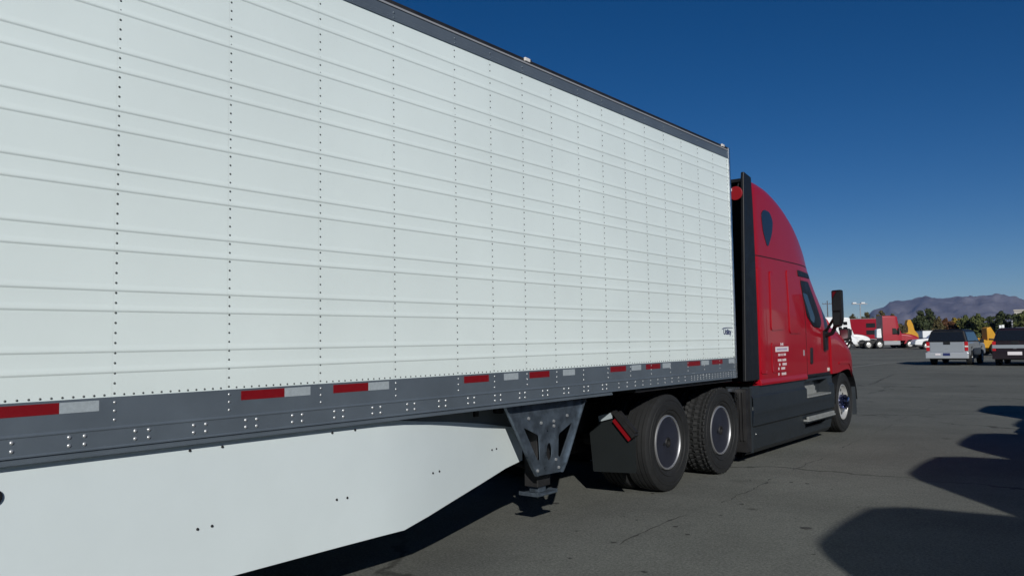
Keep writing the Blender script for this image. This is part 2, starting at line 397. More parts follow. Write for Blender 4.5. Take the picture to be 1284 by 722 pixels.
# rails
def rail(x, s):
    b = MB()
    X = lambda d: x+s*d
    pts = [(X(-.02), 1.338), (X(.006), 1.338), (X(.006), 1.333), (X(.0065), 1.20), (X(.0125), 1.194), (X(.0125), 1.188), (X(.0095), 1.184), (X(.0095), 1.110), (X(.0130), 1.106), (X(.0130), 1.099), (X(-.02), 1.099)]
    b.prism_y(pts, YR, YF-.003)
    o = b.build('lower_rail', M_rail, trailer, TO, bevel=.0012)
    b = MB(); b.prism_y([(X(-.02), 1.098), (X(.004), 1.098), (X(.004), 1.084), (X(.011), 1.080), (X(.011), 1.071), (X(-.02), 1.071)], YR, 6.412); b.build('rail_lip', M_rail, o, TO)
    r = MB()
    r.cm = 0
    yy = 6.28
    k = 0
    gy = 1.267-.0+.0
    g = 6.28
    while g > YR:
        for dy in (-.034, .034):
            for z in (1.168, 1.131): r.dome((X(.0095), g+dy, z), (s,0,0), .0095, .0058, 9)
        g -= .3048
    g = 6.53
    while g < 7.95:
        for z in (1.168, 1.131): r.dome((X(.0095), g, z), (s,0,0), .0085, .005, 8)
        g += .1515
    while g < YF-.03:
        for z in (1.170, 1.149, 1.128): r.dome((X(.0095), g, z), (s,0,0), .0065, .004, 7)
        g += .075
    for q in SEAM:
        for z in (1.312, 1.272, 1.230): r.dome((X(.0063), q+.012, z), (s,0,0), .0075, .0045, 8)
    o2 = r.build('rail_rivets', M_rivet, o, TO, smooth=True, angle=60); tag(o2, kind='stuff')
    # top rail
    b = MB(); b.prism_y([(X(-.02), 3.732), (X(.008), 3.732), (X(.008), 3.765), (X(.006), 3.768), (X(.006), 3.822), (X(-.02), 3.822)], YR, YF-.003)
    t = b.build('upper_rail', M_rail, trailer, TO, bevel=.0012)
    b = MB(); b.prism_y([(X(-.02), 3.8225), (X(.012), 3.8225), (X(.012), 3.836), (X(-.02), 3.836)], YR, YF-.003); b.build('drip_trim', M_greysteel, t, TO)
    b = MB(); b.prism_y([(X(-.04), 3.8365), (X(.004), 3.8365), (X(.001), 3.868), (X(-.04), 3.874)], YR, YF-.003); b.build('roof_edge', M_blackm, t, TO)
    r = MB()
    for q in SEAM:
        for z in (3.750, 3.785): r.dome((X(.0065), q+.012, z), (s,0,0), .008, .005, 8)
    q = YR+.05
    while q < YF-.05: r.dome((X(.0075), q, 3.749), (s,0,0), .0045, .002, 6); q += .05
    o3 = r.build('rail_rivets', M_rail, t, TO, smooth=True, angle=60); tag(o3, kind='stuff')
rail(0.0, 1); rail(-2.6, -1)
# corner post and nose
b = MB(); b.box(-.02, .016, YF-.028, YF+.012, 1.10, 3.86); b.build('front_corner_post', M_alu, trailer, TO, bevel=.003)
b = MB(); b.box(-2.616, -2.58, YF-.028, YF+.012, 1.10, 3.86); b.build('front_corner_post', M_alu, trailer, TO, bevel=.003)
b = MB(); b.box(-2.57, -.03, YF-.02, YF+.008, 1.12, 3.80); b.build('nose_panel', M_blackm, trailer, TO)
b = MB(); b.box(-2.616, .014, YR-.05, YR-.001, 1.10, 3.86); b.build('rear_frame', M_alu, trailer, TO)
b = MB(); b.box(-2.45, -1.31, YR-.07, YR-.051, 1.16, 3.8); b.box(-1.29, -.15, YR-.07, YR-.051, 1.16, 3.8); b.build('rear_door', M_whitefar, trailer, TO)
# reflective tape
TAPE = [('r',1.215,1.63),('w',1.63,1.807),('r',2.56,2.841),('w',2.841,3.022),('r',3.191,3.47),('w',3.47,3.647),('r',4.377,4.655),('w',4.835,5.014),('r',5.159,5.431),('w',5.627,5.807),('r',6.389,6.67),('w',6.774,6.959),('r',7.054,7.35),('w',7.401,7.575),('r',7.96,8.273),('w',8.307,8.498),('r',8.582,8.865),('w',9.045,9.208)]
for kk in range(8): TAPE += [('r', .2-kk*1.0, .48-kk*1.0), ('w', .48-kk*1.0, .66-kk*1.0)]
for c, a, d in TAPE:
    b = MB(); b.box(.0055, .0072, a, d-.001, 1.277, 1.3265)
    o = b.build('reflective_tape', M_redtape if c == 'r' else M_whitetape, trailer, TO)
# marker lamps
for y in (5.19, 9.06, 1.3, -2.6, -6.6):
    b = MB(); b.box(.004, .022, y-.035, y+.035, 3.842, 3.872); o = b.build('marker_lamp', M_clear, trailer, TO, bevel=.004)
    b = MB(); b.box(.0041, .018, y+.036, y+.055, 3.840, 3.87); b.build('lamp_bracket', M_blackm, o, TO)
# maker decal
def text(s, size, y, z, x, m, par, off, name='lettering', depth=.0008, sx=1.0):
    c = bpy.data.curves.new(name, 'FONT'); c.body = s; c.size = size; c.extrude = depth; c.offset = size*.03; c.align_x = 'CENTER'; c.align_y = 'CENTER'
    t = bpy.data.objects.new(name, c); COL.objects.link(t)
    dg = bpy.context.evaluated_depsgraph_get(); me = bpy.data.meshes.new_from_object(t.evaluated_get(dg)); bpy.data.objects.remove(t)
    o = bpy.data.objects.new(name, me); COL.objects.link(o); me.materials.clear(); me.materials.append(m)
    M = Matrix(((0,0,1,x-off[0]),(sx,0,0,y-off[1]),(0,1,0,z-off[2]),(0,0,0,1)))
    me.transform(M); o.parent = par; return o
text('Utility', .085, 9.04, 1.640, .0022, M_navy, trailer, TO, 'maker_lettering', sx=1.05)
b = MB(); b.prism_x([(8.89, 1.668), (8.93, 1.678), (9.04, 1.686), (9.19, 1.688), (9.19, 1.694), (9.04, 1.695), (8.93, 1.689), (8.89, 1.675)], .0012, .0025); b.build('maker_swoosh', M_navy, trailer, TO)
# side skirts
SK = [(-4.6,-.03,1.10,.345),(-2,-.03,1.10,.345),(0,-.03,1.10,.345),(1.5,-.03,1.10,.345),(2.6,-.03,1.10,.347),(3.2,-.032,1.10,.348),(3.604,-.036,1.09,.346),(3.83,-.05,1.055,.340),(4.1,-.085,1.025,.380),(4.36,-.13,.998,.420),(4.83,-.22,.940,.485),(5.2,-.28,.882,.545),(5.46,-.31,.84,.575)]
for s, x0 in ((1, 0), (-1, -2.6)):
    b = MB(); rings = []
    for y, dx, zt, zb in SK:
        x = x0+s*dx
        rings.append([(x, y, zb), (x, y, zb+(zt-zb)*.33), (x, y, zb+(zt-zb)*.66), (x, y, zt), (x-s*.012, y, zt), (x-s*.012, y, zb)])
    b.loft(rings, close=True); sk = b.build('side_skirt', M_skirt, trailer, TO, smooth=True, angle=30)
    for (y, z) in [(2.286,1.037),(2.472,1.036),(2.333,.631),(2.415,.632),(3.213,1.037),(3.394,1.037),(3.247,.634),(3.33,.632),(4.15,.665),(4.23,.665),(4.98,.72),(5.05,.72),(1.0,1.037),(.82,1.037)]:
        x = x0+s*interp(SK, y)[0]; b = MB(); b.dome((x+s*.001, y, z), (s,0,0), .008, .007, 8); b.build('bolt', M_blackm, sk, TO, smooth=True)
    b = MB(); b.tube((x0-s*.03, 1.385, .942), (x0-s*.02, 1.385, .942), .034, n=24); b.build('skirt_grommet', M_black, sk, TO)
# underbody
b = MB()
y = 6.28
while y > YR+.2: b.box(-2.4, -.2, y-.02, y+.02, 1.0, 1.075); y -= .3048
b.box(-2.57, -.03, 6.9, 9.2, 1.06, 1.095)
b.build('crossmembers', M_blackm, trailer, TO)
for s, x0 in ((1, 0), (-1, -2.6)):
    b = MB(); b.loft([[(x0+s*(dx-.02), y, zt-.05), (x0+s*(dx-.02), y, 1.068), (x0+s*(dx-.032), y, 1.068), (x0+s*(dx-.032), y, zt-.05)] for y, dx, zt, zb in SK if y > 3.3], close=True)
    b.build('skirt_support_panel', mat('grey_support_sheet', (.16,.18,.19), .5, var=.1), trailer, TO)
# landing gear
lg = MB(); lg.box(-.30, -.16, 5.47, 5.65, .36, 1.0); LG = lg.build('landing_gear', M_blackm, trailer, TO, bevel=.006)
lg = MB(); lg.box(-2.44, -2.30, 5.47, 5.65, .36, 1.0); lg.tube((-2.3, 5.56, .72), (-.3, 5.56, .72), .03); lg.tube((-2.3, 5.56, .5), (-.35, 5.1, 1.0), .025); lg.tube((-.3, 5.56, .5), (-2.2, 5.2, 1.0), .025)
lg.box(-.42, -.36, 5.2, 5.47, .56, .59); lg.build('cross_brace', M_blackm, LG, TO, bevel=.004)
for x in (-.23, -2.37):
    b = MB(); b.box(x-.05, x+.05, 5.51, 5.61, .31, .40); b.box(x-.10, x+.10, 5.44, 5.70, .290, .308); b.box(x-.10, x+.10, 5.428, 5.44, .290, .322); b.box(x-.10, x+.10, 5.70, 5.712, .290, .322); b.build('foot_pad', M_galv, LG, TO, bevel=.004)
def holed_plate(outer, holes, x0, x1):
    bm = bmesh.new()
    def loop(pts):
        vs = [bm.verts.new((x0, y, z)) for y, z in pts]
        for i in range(len(vs)): bm.edges.new((vs[i], vs[(i+1) % len(vs)]))
    loop(outer); [loop(h) for h in holes]
    bmesh.ops.triangle_fill(bm, use_beauty=True, use_dissolve=False, edges=bm.edges[:])
    r = bmesh.ops.extrude_face_region(bm, geom=bm.faces[:])
    bmesh.ops.translate(bm, verts=[v for v in r['geom'] if isinstance(v, bmesh.types.BMVert)], vec=(x1-x0, 0, 0))
    bmesh.ops.recalc_face_normals(bm, faces=bm.faces)
    b = MB(); bm.verts.ensure_lookup_table(); b.add([v.co[:] for v in bm.verts], [tuple(v.index for v in f.verts) for f in bm.faces]); bm.free(); return b
def rpoly(pts, r, n=4):
    out = []; k = len(pts)
    for i in range(k):
        p0, p, p1 = (Vector(pts[(i-1) % k]), Vector(pts[i]), Vector(pts[(i+1) % k]))
        a = (p0-p); c = (p1-p); rr = min(r, a.length*.45, c.length*.45)
        A = p+a.normalized()*rr; C = p+c.normalized()*rr
        for j in range(n+1):
            t = j/n; q = A*(1-t)**2+p*2*t*(1-t)+C*t*t; out.append((q.x, q.y))
    return out
def oval(cy, cz, ry, rz, n=20): return [(cy+ry*math.cos(2*math.pi*i/n)*(1 if abs(math.sin(2*math.pi*i/n)) < .98 else 1), cz+rz*math.sin(2*math.pi*i/n)) for i in range(n)]
OUT = rpoly([(4.94,1.06),(5.27,.563),(5.335,.478),(5.70,.468),(5.76,.535),(6.075,1.05)], .04)
H1 = rpoly([(5.185,.885),(5.392,.80),(5.402,.60),(5.368,.60)], .025)
H2 = rpoly([(5.885,.868),(5.672,.785),(5.66,.60),(5.698,.592)], .025)
for x0, x1 in ((-.09, -.082), (-2.518, -2.51)):
    b = holed_plate(OUT, [H1, H2, oval(5.532, .655, .038, .072)], x0, x1)
    # folded flanges on the two slanting edges
    s = 1 if x0 > -1 else -1
    for (ya, za), (yb, zb) in (((4.94,1.06),(5.27,.563)), ((5.27,.563),(5.335,.478)), ((5.70,.468),(5.76,.535)), ((5.76,.535),(6.075,1.05))):
        b.add([(x0, ya, za), (x0, yb, zb), (x0+s*.03, yb, zb), (x0+s*.03, ya, za), (x0, ya+.012*(1 if ya < 5.5 else -1), za), (x0, yb+.012*(1 if ya < 5.5 else -1), zb), (x0+s*.03, yb+.012*(1 if ya < 5.5 else -1), zb), (x0+s*.03, ya+.012*(1 if ya < 5.5 else -1), za)],
              [(0,1,2,3),(7,6,5,4),(0,3,7,4),(1,5,6,2),(3,2,6,7),(0,4,5,1)])
    pl = b.build('brace_plate', M_galv, LG, TO, smooth=True, angle=30)
    for y, z in ((5.36,.52),(5.66,.51),(5.42,.90),(5.60,.90),(5.60,.86),(5.62,.58),(5.25,.95),(5.8,.93)): b = MB(); b.tube((x1-.002*s, y, z), (x1+.01*s, y, z), .013, n=6); b.build('bolt', M_rivet, pl, TO)
# rear tandem of the trailer
b = MB()
for y in (-4.9, -6.12): b.tube((-2.4, y, .5), (-.2, y, .5), .06)
b.box(-2.0, -1.9, -6.6, -4.2, .75, 1.06); b.box(-.7, -.6, -6.6, -4.2, .75, 1.06); b.build('bogie', M_blackm, trailer, TO)
for y in (-4.9, -6.12):
    for s in (1, -1): drive_wheel(y, 'rib', trailer, TO, s, -.07)

# ------------------------------------------------------------------ red tractor
CO = (-1.3, 12.0, 0)
tractor = root('semi_tractor', CO, 0, 'red sleeper tractor with charcoal side fairings coupled to the long white trailer', 'truck')
CX = -1.3
ST = [(10.15,.985,3.66,1.205,.04,.22),(10.27,.985,3.68,1.238,.045,.24),(10.5,.985,3.71,1.24,.05,.27),(11.0,.985,3.715,1.24,.07,.34),(11.5,.985,3.67,1.24,.10,.42),(12.0,.985,3.55,1.24,.13,.48),(12.4,.985,3.39,1.24,.17,.50),
      (12.7,.985,3.23,1.238,.21,.50),(13.0,.985,3.0,1.225,.25,.48),(13.22,1.0,2.74,1.20,.27,.42),(13.34,1.1,2.60,1.165,.26,.40),(13.5,1.12,2.38,1.13,.24,.36),(13.8,1.12,2.0,1.06,.16,.28),(14.0,1.12,1.74,1.0,.08,.2)]
def side_x(y, z, tab=ST):
    zb, zt, W, tum, r = interp(tab, y); zc = zt-r
    Wt = W-tum
    if z <= 1.7: return W
    if z <= zc: return W - tum*((z-1.7)/max(.01, zc-1.7))**1.4
    return Wt - r + math.sqrt(max(0, r*r-(z-zc)**2))
def ring(y, row, cx=CX, ns=14, zlow=1.7):
    zb, zt, W, tum, r = row; zc = zt-r; half = []
    for i in range(ns+1):
        z = zb+(zc-zb)*i/ns; x = W if z <= zlow else W - tum*((z-zlow)/max(.01, zc-zlow))**1.4
        half.append((x, z))
    Wt = W-tum if zc > zlow else W
    for i in range(1, 9):
        a = math.pi/2*i/8; half.append((Wt-r+r*math.cos(a), zc+r*math.sin(a)))
    for i in range(1, 6): half.append(((Wt-r)*(1-i/5.), zt+.02*(1-(1-i/5.)**2)))
    return [(cx+x, y, z) for x, z in half] + [(cx-x, y, z) for x, z in reversed(half[:-1])]
def fine(tab, n=6):
    ys = []
    for a, c in zip(tab, tab[1:]):
        for i in range(n): ys.append(a[0]+(c[0]-a[0])*i/n)
    ys.append(tab[-1][0])
    # smooth catmull interpolation
    out = []
    for y in ys:
        k = max(0, min(len(tab)-2, next((i for i in range(len(tab)-1) if y <= tab[i+1][0]), len(tab)-2)))
        p0 = tab[max(0, k-1)]; p1 = tab[k]; p2 = tab[k+1]; p3 = tab[min(len(tab)-1, k+2)]
        t = (y-p1[0])/(p2[0]-p1[0]); row = []
        for c in range(1, 6):
            h = p2[0]-p1[0]
            m1 = (p2[c]-p0[c])/max(1e-6, p2[0]-p0[0])*h; m2 = (p3[c]-p1[c])/max(1e-6, p3[0]-p1[0])*h
            row.append((2*t**3-3*t**2+1)*p1[c]+(t**3-2*t**2+t)*m1+(-2*t**3+3*t**2)*p2[c]+(t**3-t**2)*m2)
        out.append((y, *row))
    return out
STF = fine(ST)
b = MB(); b.loft([ring(s[0], s[1:]) for s in STF], caps=True)
cab = b.build('cab', M_red, tractor, CO, smooth=True, angle=40)
def wrap(poly, d0, d1, mt, name, par, bev=0, g=.06, smooth=True, sides=(1,), tab=None, off=None, holes=()):
    """a plate laid on the cab's side: poly in (y,z), standing from d0 to d1 off the skin"""
    tab = tab or STF; off = off or CO
    for s in sides:
        bm = bmesh.new()
        for pl in [poly]+list(holes):
            vs = [bm.verts.new((0, y, z)) for y, z in pl]
            for i in range(len(vs)): bm.edges.new((vs[i], vs[(i+1) % len(vs)]))
        bmesh.ops.triangle_fill(bm, use_beauty=True, use_dissolve=False, edges=bm.edges[:])
        y0, y1 = min(p[0] for p in poly), max(p[0] for p in poly); z0, z1 = min(p[1] for p in poly), max(p[1] for p in poly)
        k = int((y1-y0)/g)
        for i in range(1, k+1): bmesh.ops.bisect_plane(bm, geom=bm.verts[:]+bm.edges[:]+bm.faces[:], plane_co=(0, y0+i*(y1-y0)/(k+1), 0), plane_no=(0,1,0))
        k = int((z1-z0)/g)
        for i in range(1, k+1): bmesh.ops.bisect_plane(bm, geom=bm.verts[:]+bm.edges[:]+bm.faces[:], plane_co=(0, 0, z0+i*(z1-z0)/(k+1)), plane_no=(0,0,1))
        r = bmesh.ops.extrude_face_region(bm, geom=bm.faces[:]); top = set(v for v in r['geom'] if isinstance(v, bmesh.types.BMVert))
        for v in bm.verts:
            x = side_x(v.co.y, v.co.z, tab); v.co.x = CX + s*(x + (d1 if v in top else d0))
        bmesh.ops.recalc_face_normals(bm, faces=bm.faces)
        q = MB(); bm.verts.ensure_lookup_table(); q.add([v.co[:] for v in bm.verts], [tuple(v.index for v in f.verts) for f in bm.faces]); bm.free()
        o = q.build(name, mt, par, off, smooth=smooth, angle=40, bevel=bev)
    return o
B2 = (1, -1)
M_seam = mat('dark_panel_gap', (0.02, 0.004, 0.005), 0.7)
# roof fairing gap line, panel gaps
wrap([(10.16,2.632),(13.27,2.632),(13.27,2.645),(10.16,2.645)], -.004, .0025, M_seam, 'roof_seam', cab, sides=B2)
wrap([(12.0,1.02),(12.012,1.02),(12.012,2.44),(12.0,2.44)], -.004, .002, M_seam, 'door_seam', cab, sides=B2)
wrap([(13.17,1.05),(13.18,1.05),(13.18,1.75),(13.17,1.75)], -.004, .002, M_seam, 'door_seam', cab, sides=B2)
# raised sleeper panels
hatch = wrap(rpoly([(10.60,1.66),(11.10,1.68),(11.13,2.44),(10.66,2.46)], .06), -.002, .013, M_red, 'sleeper_panel', cab, bev=.011, sides=B2)
wrap(rpoly([(10.60,1.10),(11.36,1.10),(11.34,1.50),(10.60,1.50)], .05), -.002, .009, M_red, 'baggage_door', cab, bev=.005, sides=B2)
wrap(rpoly([(11.30,1.62),(11.78,1.62),(11.80,2.50),(11.36,2.52)], .07), -.002, .013, M_red, 'sleeper_panel', cab, bev=.011, sides=B2)
wrap(rpoly([(10.22,1.10),(10.44,1.10),(10.44,2.48),(10.22,2.48)], .05), -.002, .013, M_red, 'sleeper_panel', cab, bev=.011, sides=B2)
# roof window (teardrop)
wrap(rpoly([(10.50,3.22),(10.62,3.29),(10.86,3.28),(10.97,3.16),(10.88,2.98),(10.70,2.80),(10.64,2.80),(10.53,2.98)], .06), -.004, .006, M_glass, 'sleeper_window', cab, sides=B2)
# door window, vent above it
wrap(rpoly([(11.97,2.40),(12.42,2.40),(12.66,2.04),(12.76,1.80),(12.66,1.70),(12.34,1.72),(12.09,1.87)], .06), -.004, .008, M_black, 'window_frame', cab, sides=B2)
wrap(rpoly([(12.02,2.22),(12.22,2.20),(12.44,1.86),(12.38,1.77),(12.18,1.84),(12.08,1.92)], .03), .0082, .010, M_glassb, 'door_window', cab, sides=B2)
wrap(rpoly([(11.90,2.46),(12.62,2.46),(12.60,2.53),(11.90,2.55)], .02), -.004, .009, M_black, 'vent', cab, sides=B2)
wrap(rpoly([(12.14,1.17),(12.24,1.17),(12.26,1.41),(12.16,1.41)], .03), -.004, .014, M_black, 'door_handle', cab, bev=.004, sides=B2)
wrap([(13.0,1.035),(13.12,1.035),(13.12,1.085),(13.0,1.085)], -.002, .010, M_clear, 'side_lamp', cab, bev=.003)
wrap([(11.86,1.30),(11.90,1.30),(11.90,1.38),(11.86,1.38)], -.002, .006, M_greysteel, 'lock', cab)
wrap([(12.0,.986),(13.3,.986),(13.3,1.022),(12.0,1.022)], -.004, .004, M_black, 'door_sill', cab, sides=B2)
# markings on the baggage door: illegible small white writing
def mark(y0, y1, z0, z1, m=M_decal, nm='lettering'): return wrap([(y0,z0),(y1,z0),(y1,z1),(y0,z1)], .0091, .0100, m, nm, cab)
mark(10.92,10.95,1.455,1.495); mark(10.99,11.02,1.455,1.495); mark(10.94,11.0,1.470,1.480)
wrap([(10.72,1.375),(11.22,1.375),(11.22,1.442),(10.72,1.442)], .0091, .0100, M_decal, 'name_panel', cab)
for i in range(9): wrap([(10.77+i*.045,1.395),(10.795+i*.045,1.395),(10.795+i*.045,1.422),(10.77+i*.045,1.422)], .0101, .0106, mat('violet_ink', (.25,.16,.35), .5), 'lettering', cab)
rows = [(1.335, [(10.82,10.92),(10.94,11.0),(11.02,11.12)]), (1.262, [(10.80,10.93),(10.97,11.13)]), (1.205, [(10.84,10.89),(10.97,11.13)]), (1.150, [(10.80,10.86),(10.92,11.07)]), (1.075, [(10.82,10.88),(10.95,11.12)])]
for z, segs in rows:
    for y0, y1 in segs:
        y = y0
        while y < y1-.012:
            wd = rnd.uniform(.012, .022); dd = .0091 if z > 1.1 else .0004
            wrap([(y,z-.017),(y+wd,z-.017),(y+wd,z+rnd.choice((.012,.017))),(y,z+.017)], dd, dd+.0009, M_decal, 'lettering', cab); y += wd+.008
# red sill under the sleeper
for sg in (1, -1):
    b = MB(); b.prism_y([(CX+sg*1.1, .955), (CX+sg*1.25, .955), (CX+sg*1.252, .985), (CX+sg*1.242, 1.035), (CX+sg*1.1, 1.035)], 10.18, 11.98); b.build('sill', M_red, cab, CO, bevel=.006)
# windscreen
b = MB()
def wsring(y): return [p for p in ring(y, interp(STF, y)) if p[2] > 1.9 and abs(p[0]-CX) < 0.98]
rs = []
for t in range(7):
    y = 13.30+.62*t/6; zb_, zt_, W_, tum_, r_ = interp(STF, y)
    rs.append([(CX+(W_-tum_-.16)*u, y+.004, zt_+.022-.05*abs(u)**3) for u in (-1,-.8,-.5,-.2,0,.2,.5,.8,1)])
b.loft(rs, caps=False); b.build('windscreen', M_glass, cab, CO, smooth=True)
# hood with fenders
HD = [(13.19,.985,1.80,1.238,.0,.30),(13.5,.99,1.79,1.236,.0,.30),(13.94,1.03,1.72,1.238,.0,.34),(14.2,1.0,1.64,1.225,.0,.36),(14.45,.85,1.55,1.19,.0,.36),(14.7,.74,1.44,1.12,.0,.34),(14.95,.72,1.31,1.01,.0,.30),(15.1,.72,1.19,.90,.0,.24),(15.2,.72,1.05,.76,.0,.16)]
HDF = fine(HD, 4)
b = MB(); b.loft([ring(s[0], s[1:], zlow=9) for s in HDF], caps=True)
hood = b.build('hood', M_red, tractor, CO, smooth=True, angle=40)
wrap(rpoly([(13.55,1.12),(14.1,1.12),(14.32,1.00),(14.36,.96),(14.1,1.16),(13.55,1.16)], .01), -.002, .012, M_red, 'fender_lip', hood, bev=.004, tab=[(y,a,b_,c_,0,e) for y,a,b_,c_,d_,e in HDF], sides=B2)
b = MB()
for s in (1, -1): b.loft([[(CX+s*(interp(HDF, y)[2]+.004-d), y, z) for d, z in ((0,1.0),(.03,1.06),(.09,1.10),(.1,.98))] for y in (14.55,14.7,14.85,15.0,15.1)], close=True)
b.build('headlamp', M_clear, hood, CO, smooth=True)
b = MB(); b.box(CX-.55, CX+.55, 15.14, 15.215, .74, 1.02); b.build('grille', M_black, hood, CO, bevel=.01)
BP = [(14.50,1.215),(14.7,1.17),(14.95,1.08),(15.12,.98),(15.24,.80),(15.3,.5)]
b = MB(); rings = []
for s_, tabx in ((1, BP), (-1, list(reversed(BP)))):
    for y, W in tabx: rings.append([(CX+s_*W, y, .25), (CX+s_*W, y, .715), (CX+s_*(W-.05), y-.06, .715), (CX+s_*(W-.05), y-.06, .25)])
b.loft(rings, close=True); b.build('bumper', M_fair, tractor, CO, smooth=True, angle=40)
# wheel arch liners
for s in (1, -1):
    b = MB(); pts = []
    for i in range(13):
        a = math.pi*(i/12); pts.append((13.96+.60*math.cos(a), .50+.57*math.sin(a)))
    vs = []
    for y, z in pts: vs += [(CX+s*1.225, y, min(z, 1.04)), (CX+s*.80, y, z), (CX+s*.80, y, z+.012), (CX+s*1.225, y, min(z, 1.04)+.012)]
    b.add(vs, [(4*i+k, 4*(i+1)+k, 4*(i+1)+(k+1) % 4, 4*i+(k+1) % 4) for i in range(12) for k in range(4)])
    b.box(CX+s*.80-.01, CX+s*.80+.01, 13.3, 14.6, .35, 1.2)
    b.build('wheel_arch', M_black, tractor, CO)
# rocker filler between door and steps
b = MB(); b.box(CX-1.2, CX+1.2, 12.0, 13.3, .93, 1.05); b.build('floor_pan', M_black, tractor, CO)
# charcoal side fairing (height field with step pockets)
def sx(y, z):
    base = interp([(.10,.18),(.16,.125),(.30,.10),(.44,.088),(.47,.052),(.60,.046),(.62,.042),(.82,.044),(.845,.072),(.96,.085)], z)[0]
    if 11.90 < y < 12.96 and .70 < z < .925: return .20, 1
    if 11.95 < y < 12.88 and .24 < z < .345: return .26, 0
    return base, 0
ys = sorted(set([9.86+i*(13.20-9.86)/60 for i in range(61)]+[11.899,11.901,12.959,12.961,11.949,11.951,12.879,12.881]))
zs = sorted(set([.10,.12,.14,.16,.20,.239,.241,.27,.30,.344,.346,.37,.40,.44,.455,.47,.50,.54,.60,.61,.62,.66,.699,.701,.75,.80,.82,.8325,.845,.88,.924,.926,.94,.96]))
for s in (1, -1):
    b = MB(); vs = []; n = len(zs)
    for y in ys:
        for z in zs:
            zz = z
            if z < .16: zz = z + 0.0
            # lower edge rises slightly toward the rear
            d, _ = sx(y, z)
            vs.append((CX+s*(1.3-d), y, zz))
    for i in range(len(ys)-1):
        for j in range(n-1):
            ym = (ys[i]+ys[i+1])/2; zm = (zs[j]+zs[j+1])/2
            b.cm = 1 if sx(ym, zm)[1] and ym < 12.62+(.925-zm)*1.0 else 0  # slanted area takes the pale tread colour, painting sunlight on the pocket wall
            b.add([vs[i*n+j], vs[(i+1)*n+j], vs[(i+1)*n+j+1], vs[i*n+j+1]], [(0,1,2,3)])
    # weld
    b.cm = 0
    b.box(CX+s*1.22-.01, CX+s*1.22+.01, 9.861, 9.875, .14, .95)
    b.box(min(CX+s*.9, CX+s*1.235), max(CX+s*.9, CX+s*1.235), 9.872, 9.885, .14, .95)
    o = b.build('side_fairing', [M_fair, M_tread_sunpatch], tractor, CO, smooth=False)
    bm = bmesh.new(); bm.from_mesh(o.data); bmesh.ops.remove_doubles(bm, verts=bm.verts, dist=.0002); bmesh.ops.recalc_face_normals(bm, faces=bm.faces); bm.to_mesh(o.data); bm.free()
    o.data.polygons.foreach_set('use_smooth', [True]*len(o.data.polygons)); o.data.set_sharp_from_angle(angle=R(28))
    b = MB(); b.box(min(CX+s*1.10, CX+s*1.275), max(CX+s*1.10, CX+s*1.275), 11.90, 12.97, .688, .712); b.build('step', M_tread_sunpatch, o, CO, bevel=.006)
    b = MB(); b.box(min(CX+s*1.05, CX+s*1.285), max(CX+s*1.05, CX+s*1.285), 11.86, 13.12, .352, .378); b.box(min(CX+s*1.24, CX+s*1.275), max(CX+s*1.24, CX+s*1.275), 11.88, 13.1, .378, .42); b.build('step', M_tread_sunpatch, o, CO, bevel=.006)
    b = MB()
    for z in (.80, .68, .36): b.dome((CX+s*(1.3-interp([(.3,.072),(.5,.05),(.9,.05)], z)[0]), 9.98, z), (s,0,0), .009, .006, 8)
    b.build('fairing_screws', M_rivet, o, CO, smooth=True)
    b = MB(); b.box(min(CX+s*1.14, CX+s*1.262), max(CX+s*1.14, CX+s*1.262), 11.86, 13.14, .33, .351); b.build('step_support', M_fair, o, CO, bevel=.004)
# side extenders behind the sleeper
for s in (1, -1):
    b = MB()
    ex = [(9.69,1.03),(10.145,1.03),(10.145,2.0),(10.14,2.63),(10.12,3.3),(10.09,3.64),(9.86,3.68),(9.84,3.60),(9.78,2.6)]
    b.prism_x(ex, CX+s*1.20, CX+s*1.245); b.build('side_extender', M_black, tractor, CO, bevel=.01)
b = MB(); b.box(CX-1.19, CX+1.19, 10.09, 10.152, 1.0, 3.60); b.build('rear_wall_shade', M_black, tractor, CO)  # black instead of red: the deep shade behind the sleeper is painted in
b = MB(); b.box(CX-1.19, CX+1.19, 9.86, 10.06, 3.555, 3.60); b.tube((CX-1.19, 9.9, 3.50), (CX+1.19, 9.9, 3.50), .012); b.build('roof_extender', M_black, tractor, CO, bevel=.008)
b = MB(); b.tube((-.145, 9.775, 3.40), (-.145, 9.80, 3.40), .088, n=32); o = b.build('round_reflector', mat('dull_red_lens', (.26,.008,.014), .45), tractor, CO, bevel=.004)
b = MB(); b.box(-.215, -.19, 9.765, 9.775, 3.43, 3.465); b.build('label', M_decal, o, CO)
b = MB(); b.tube((-.145, 9.80, 3.40), (-.145, 9.90, 3.56), .012); b.build('reflector_stem', M_black, o, CO)
# frame, axles, fuel gear, fifth wheel
b = MB()
for x in (CX-.43, CX+.43): b.box(x-.04, x+.04, 6.95, 15.0, .62, .90)
for y in (7.0, 8.34, 9.7, 12.5): b.box(CX-.39, CX+.39, y-.05, y+.05, .66, .86)
b.build('frame', M_blackm, tractor, CO)
for y in (7.68, 9.0): b = MB(); b.tube((CX-1.1, y, .5), (CX+1.1, y, .5), .08); b.tube((CX, y-.22, .5), (CX, y+.2, .5), .2, n=16); b.build('axle', M_blackm, tractor, CO)
b = MB(); b.tube((CX-1.0, 13.96, .44), (CX+1.0, 13.96, .44), .05); b.build('axle', M_blackm, tractor, CO)
b = MB(); b.box(CX-.5, CX+.5, 7.9, 8.8, .92, 1.04); b.build('fifth_wheel', M_blackm, tractor, CO, bevel=.02)
b = MB()
for s in (1, -1):
    b.box(min(CX+s*.9, CX+s*1.22), max(CX+s*.9, CX+s*1.22), 9.72, 9.86, .16, .93)
    for k in range(7): b.box(CX+s*(.95+.04*k)-.008, CX+s*(.95+.04*k)+.008, 9.70, 9.72, .3, .9)
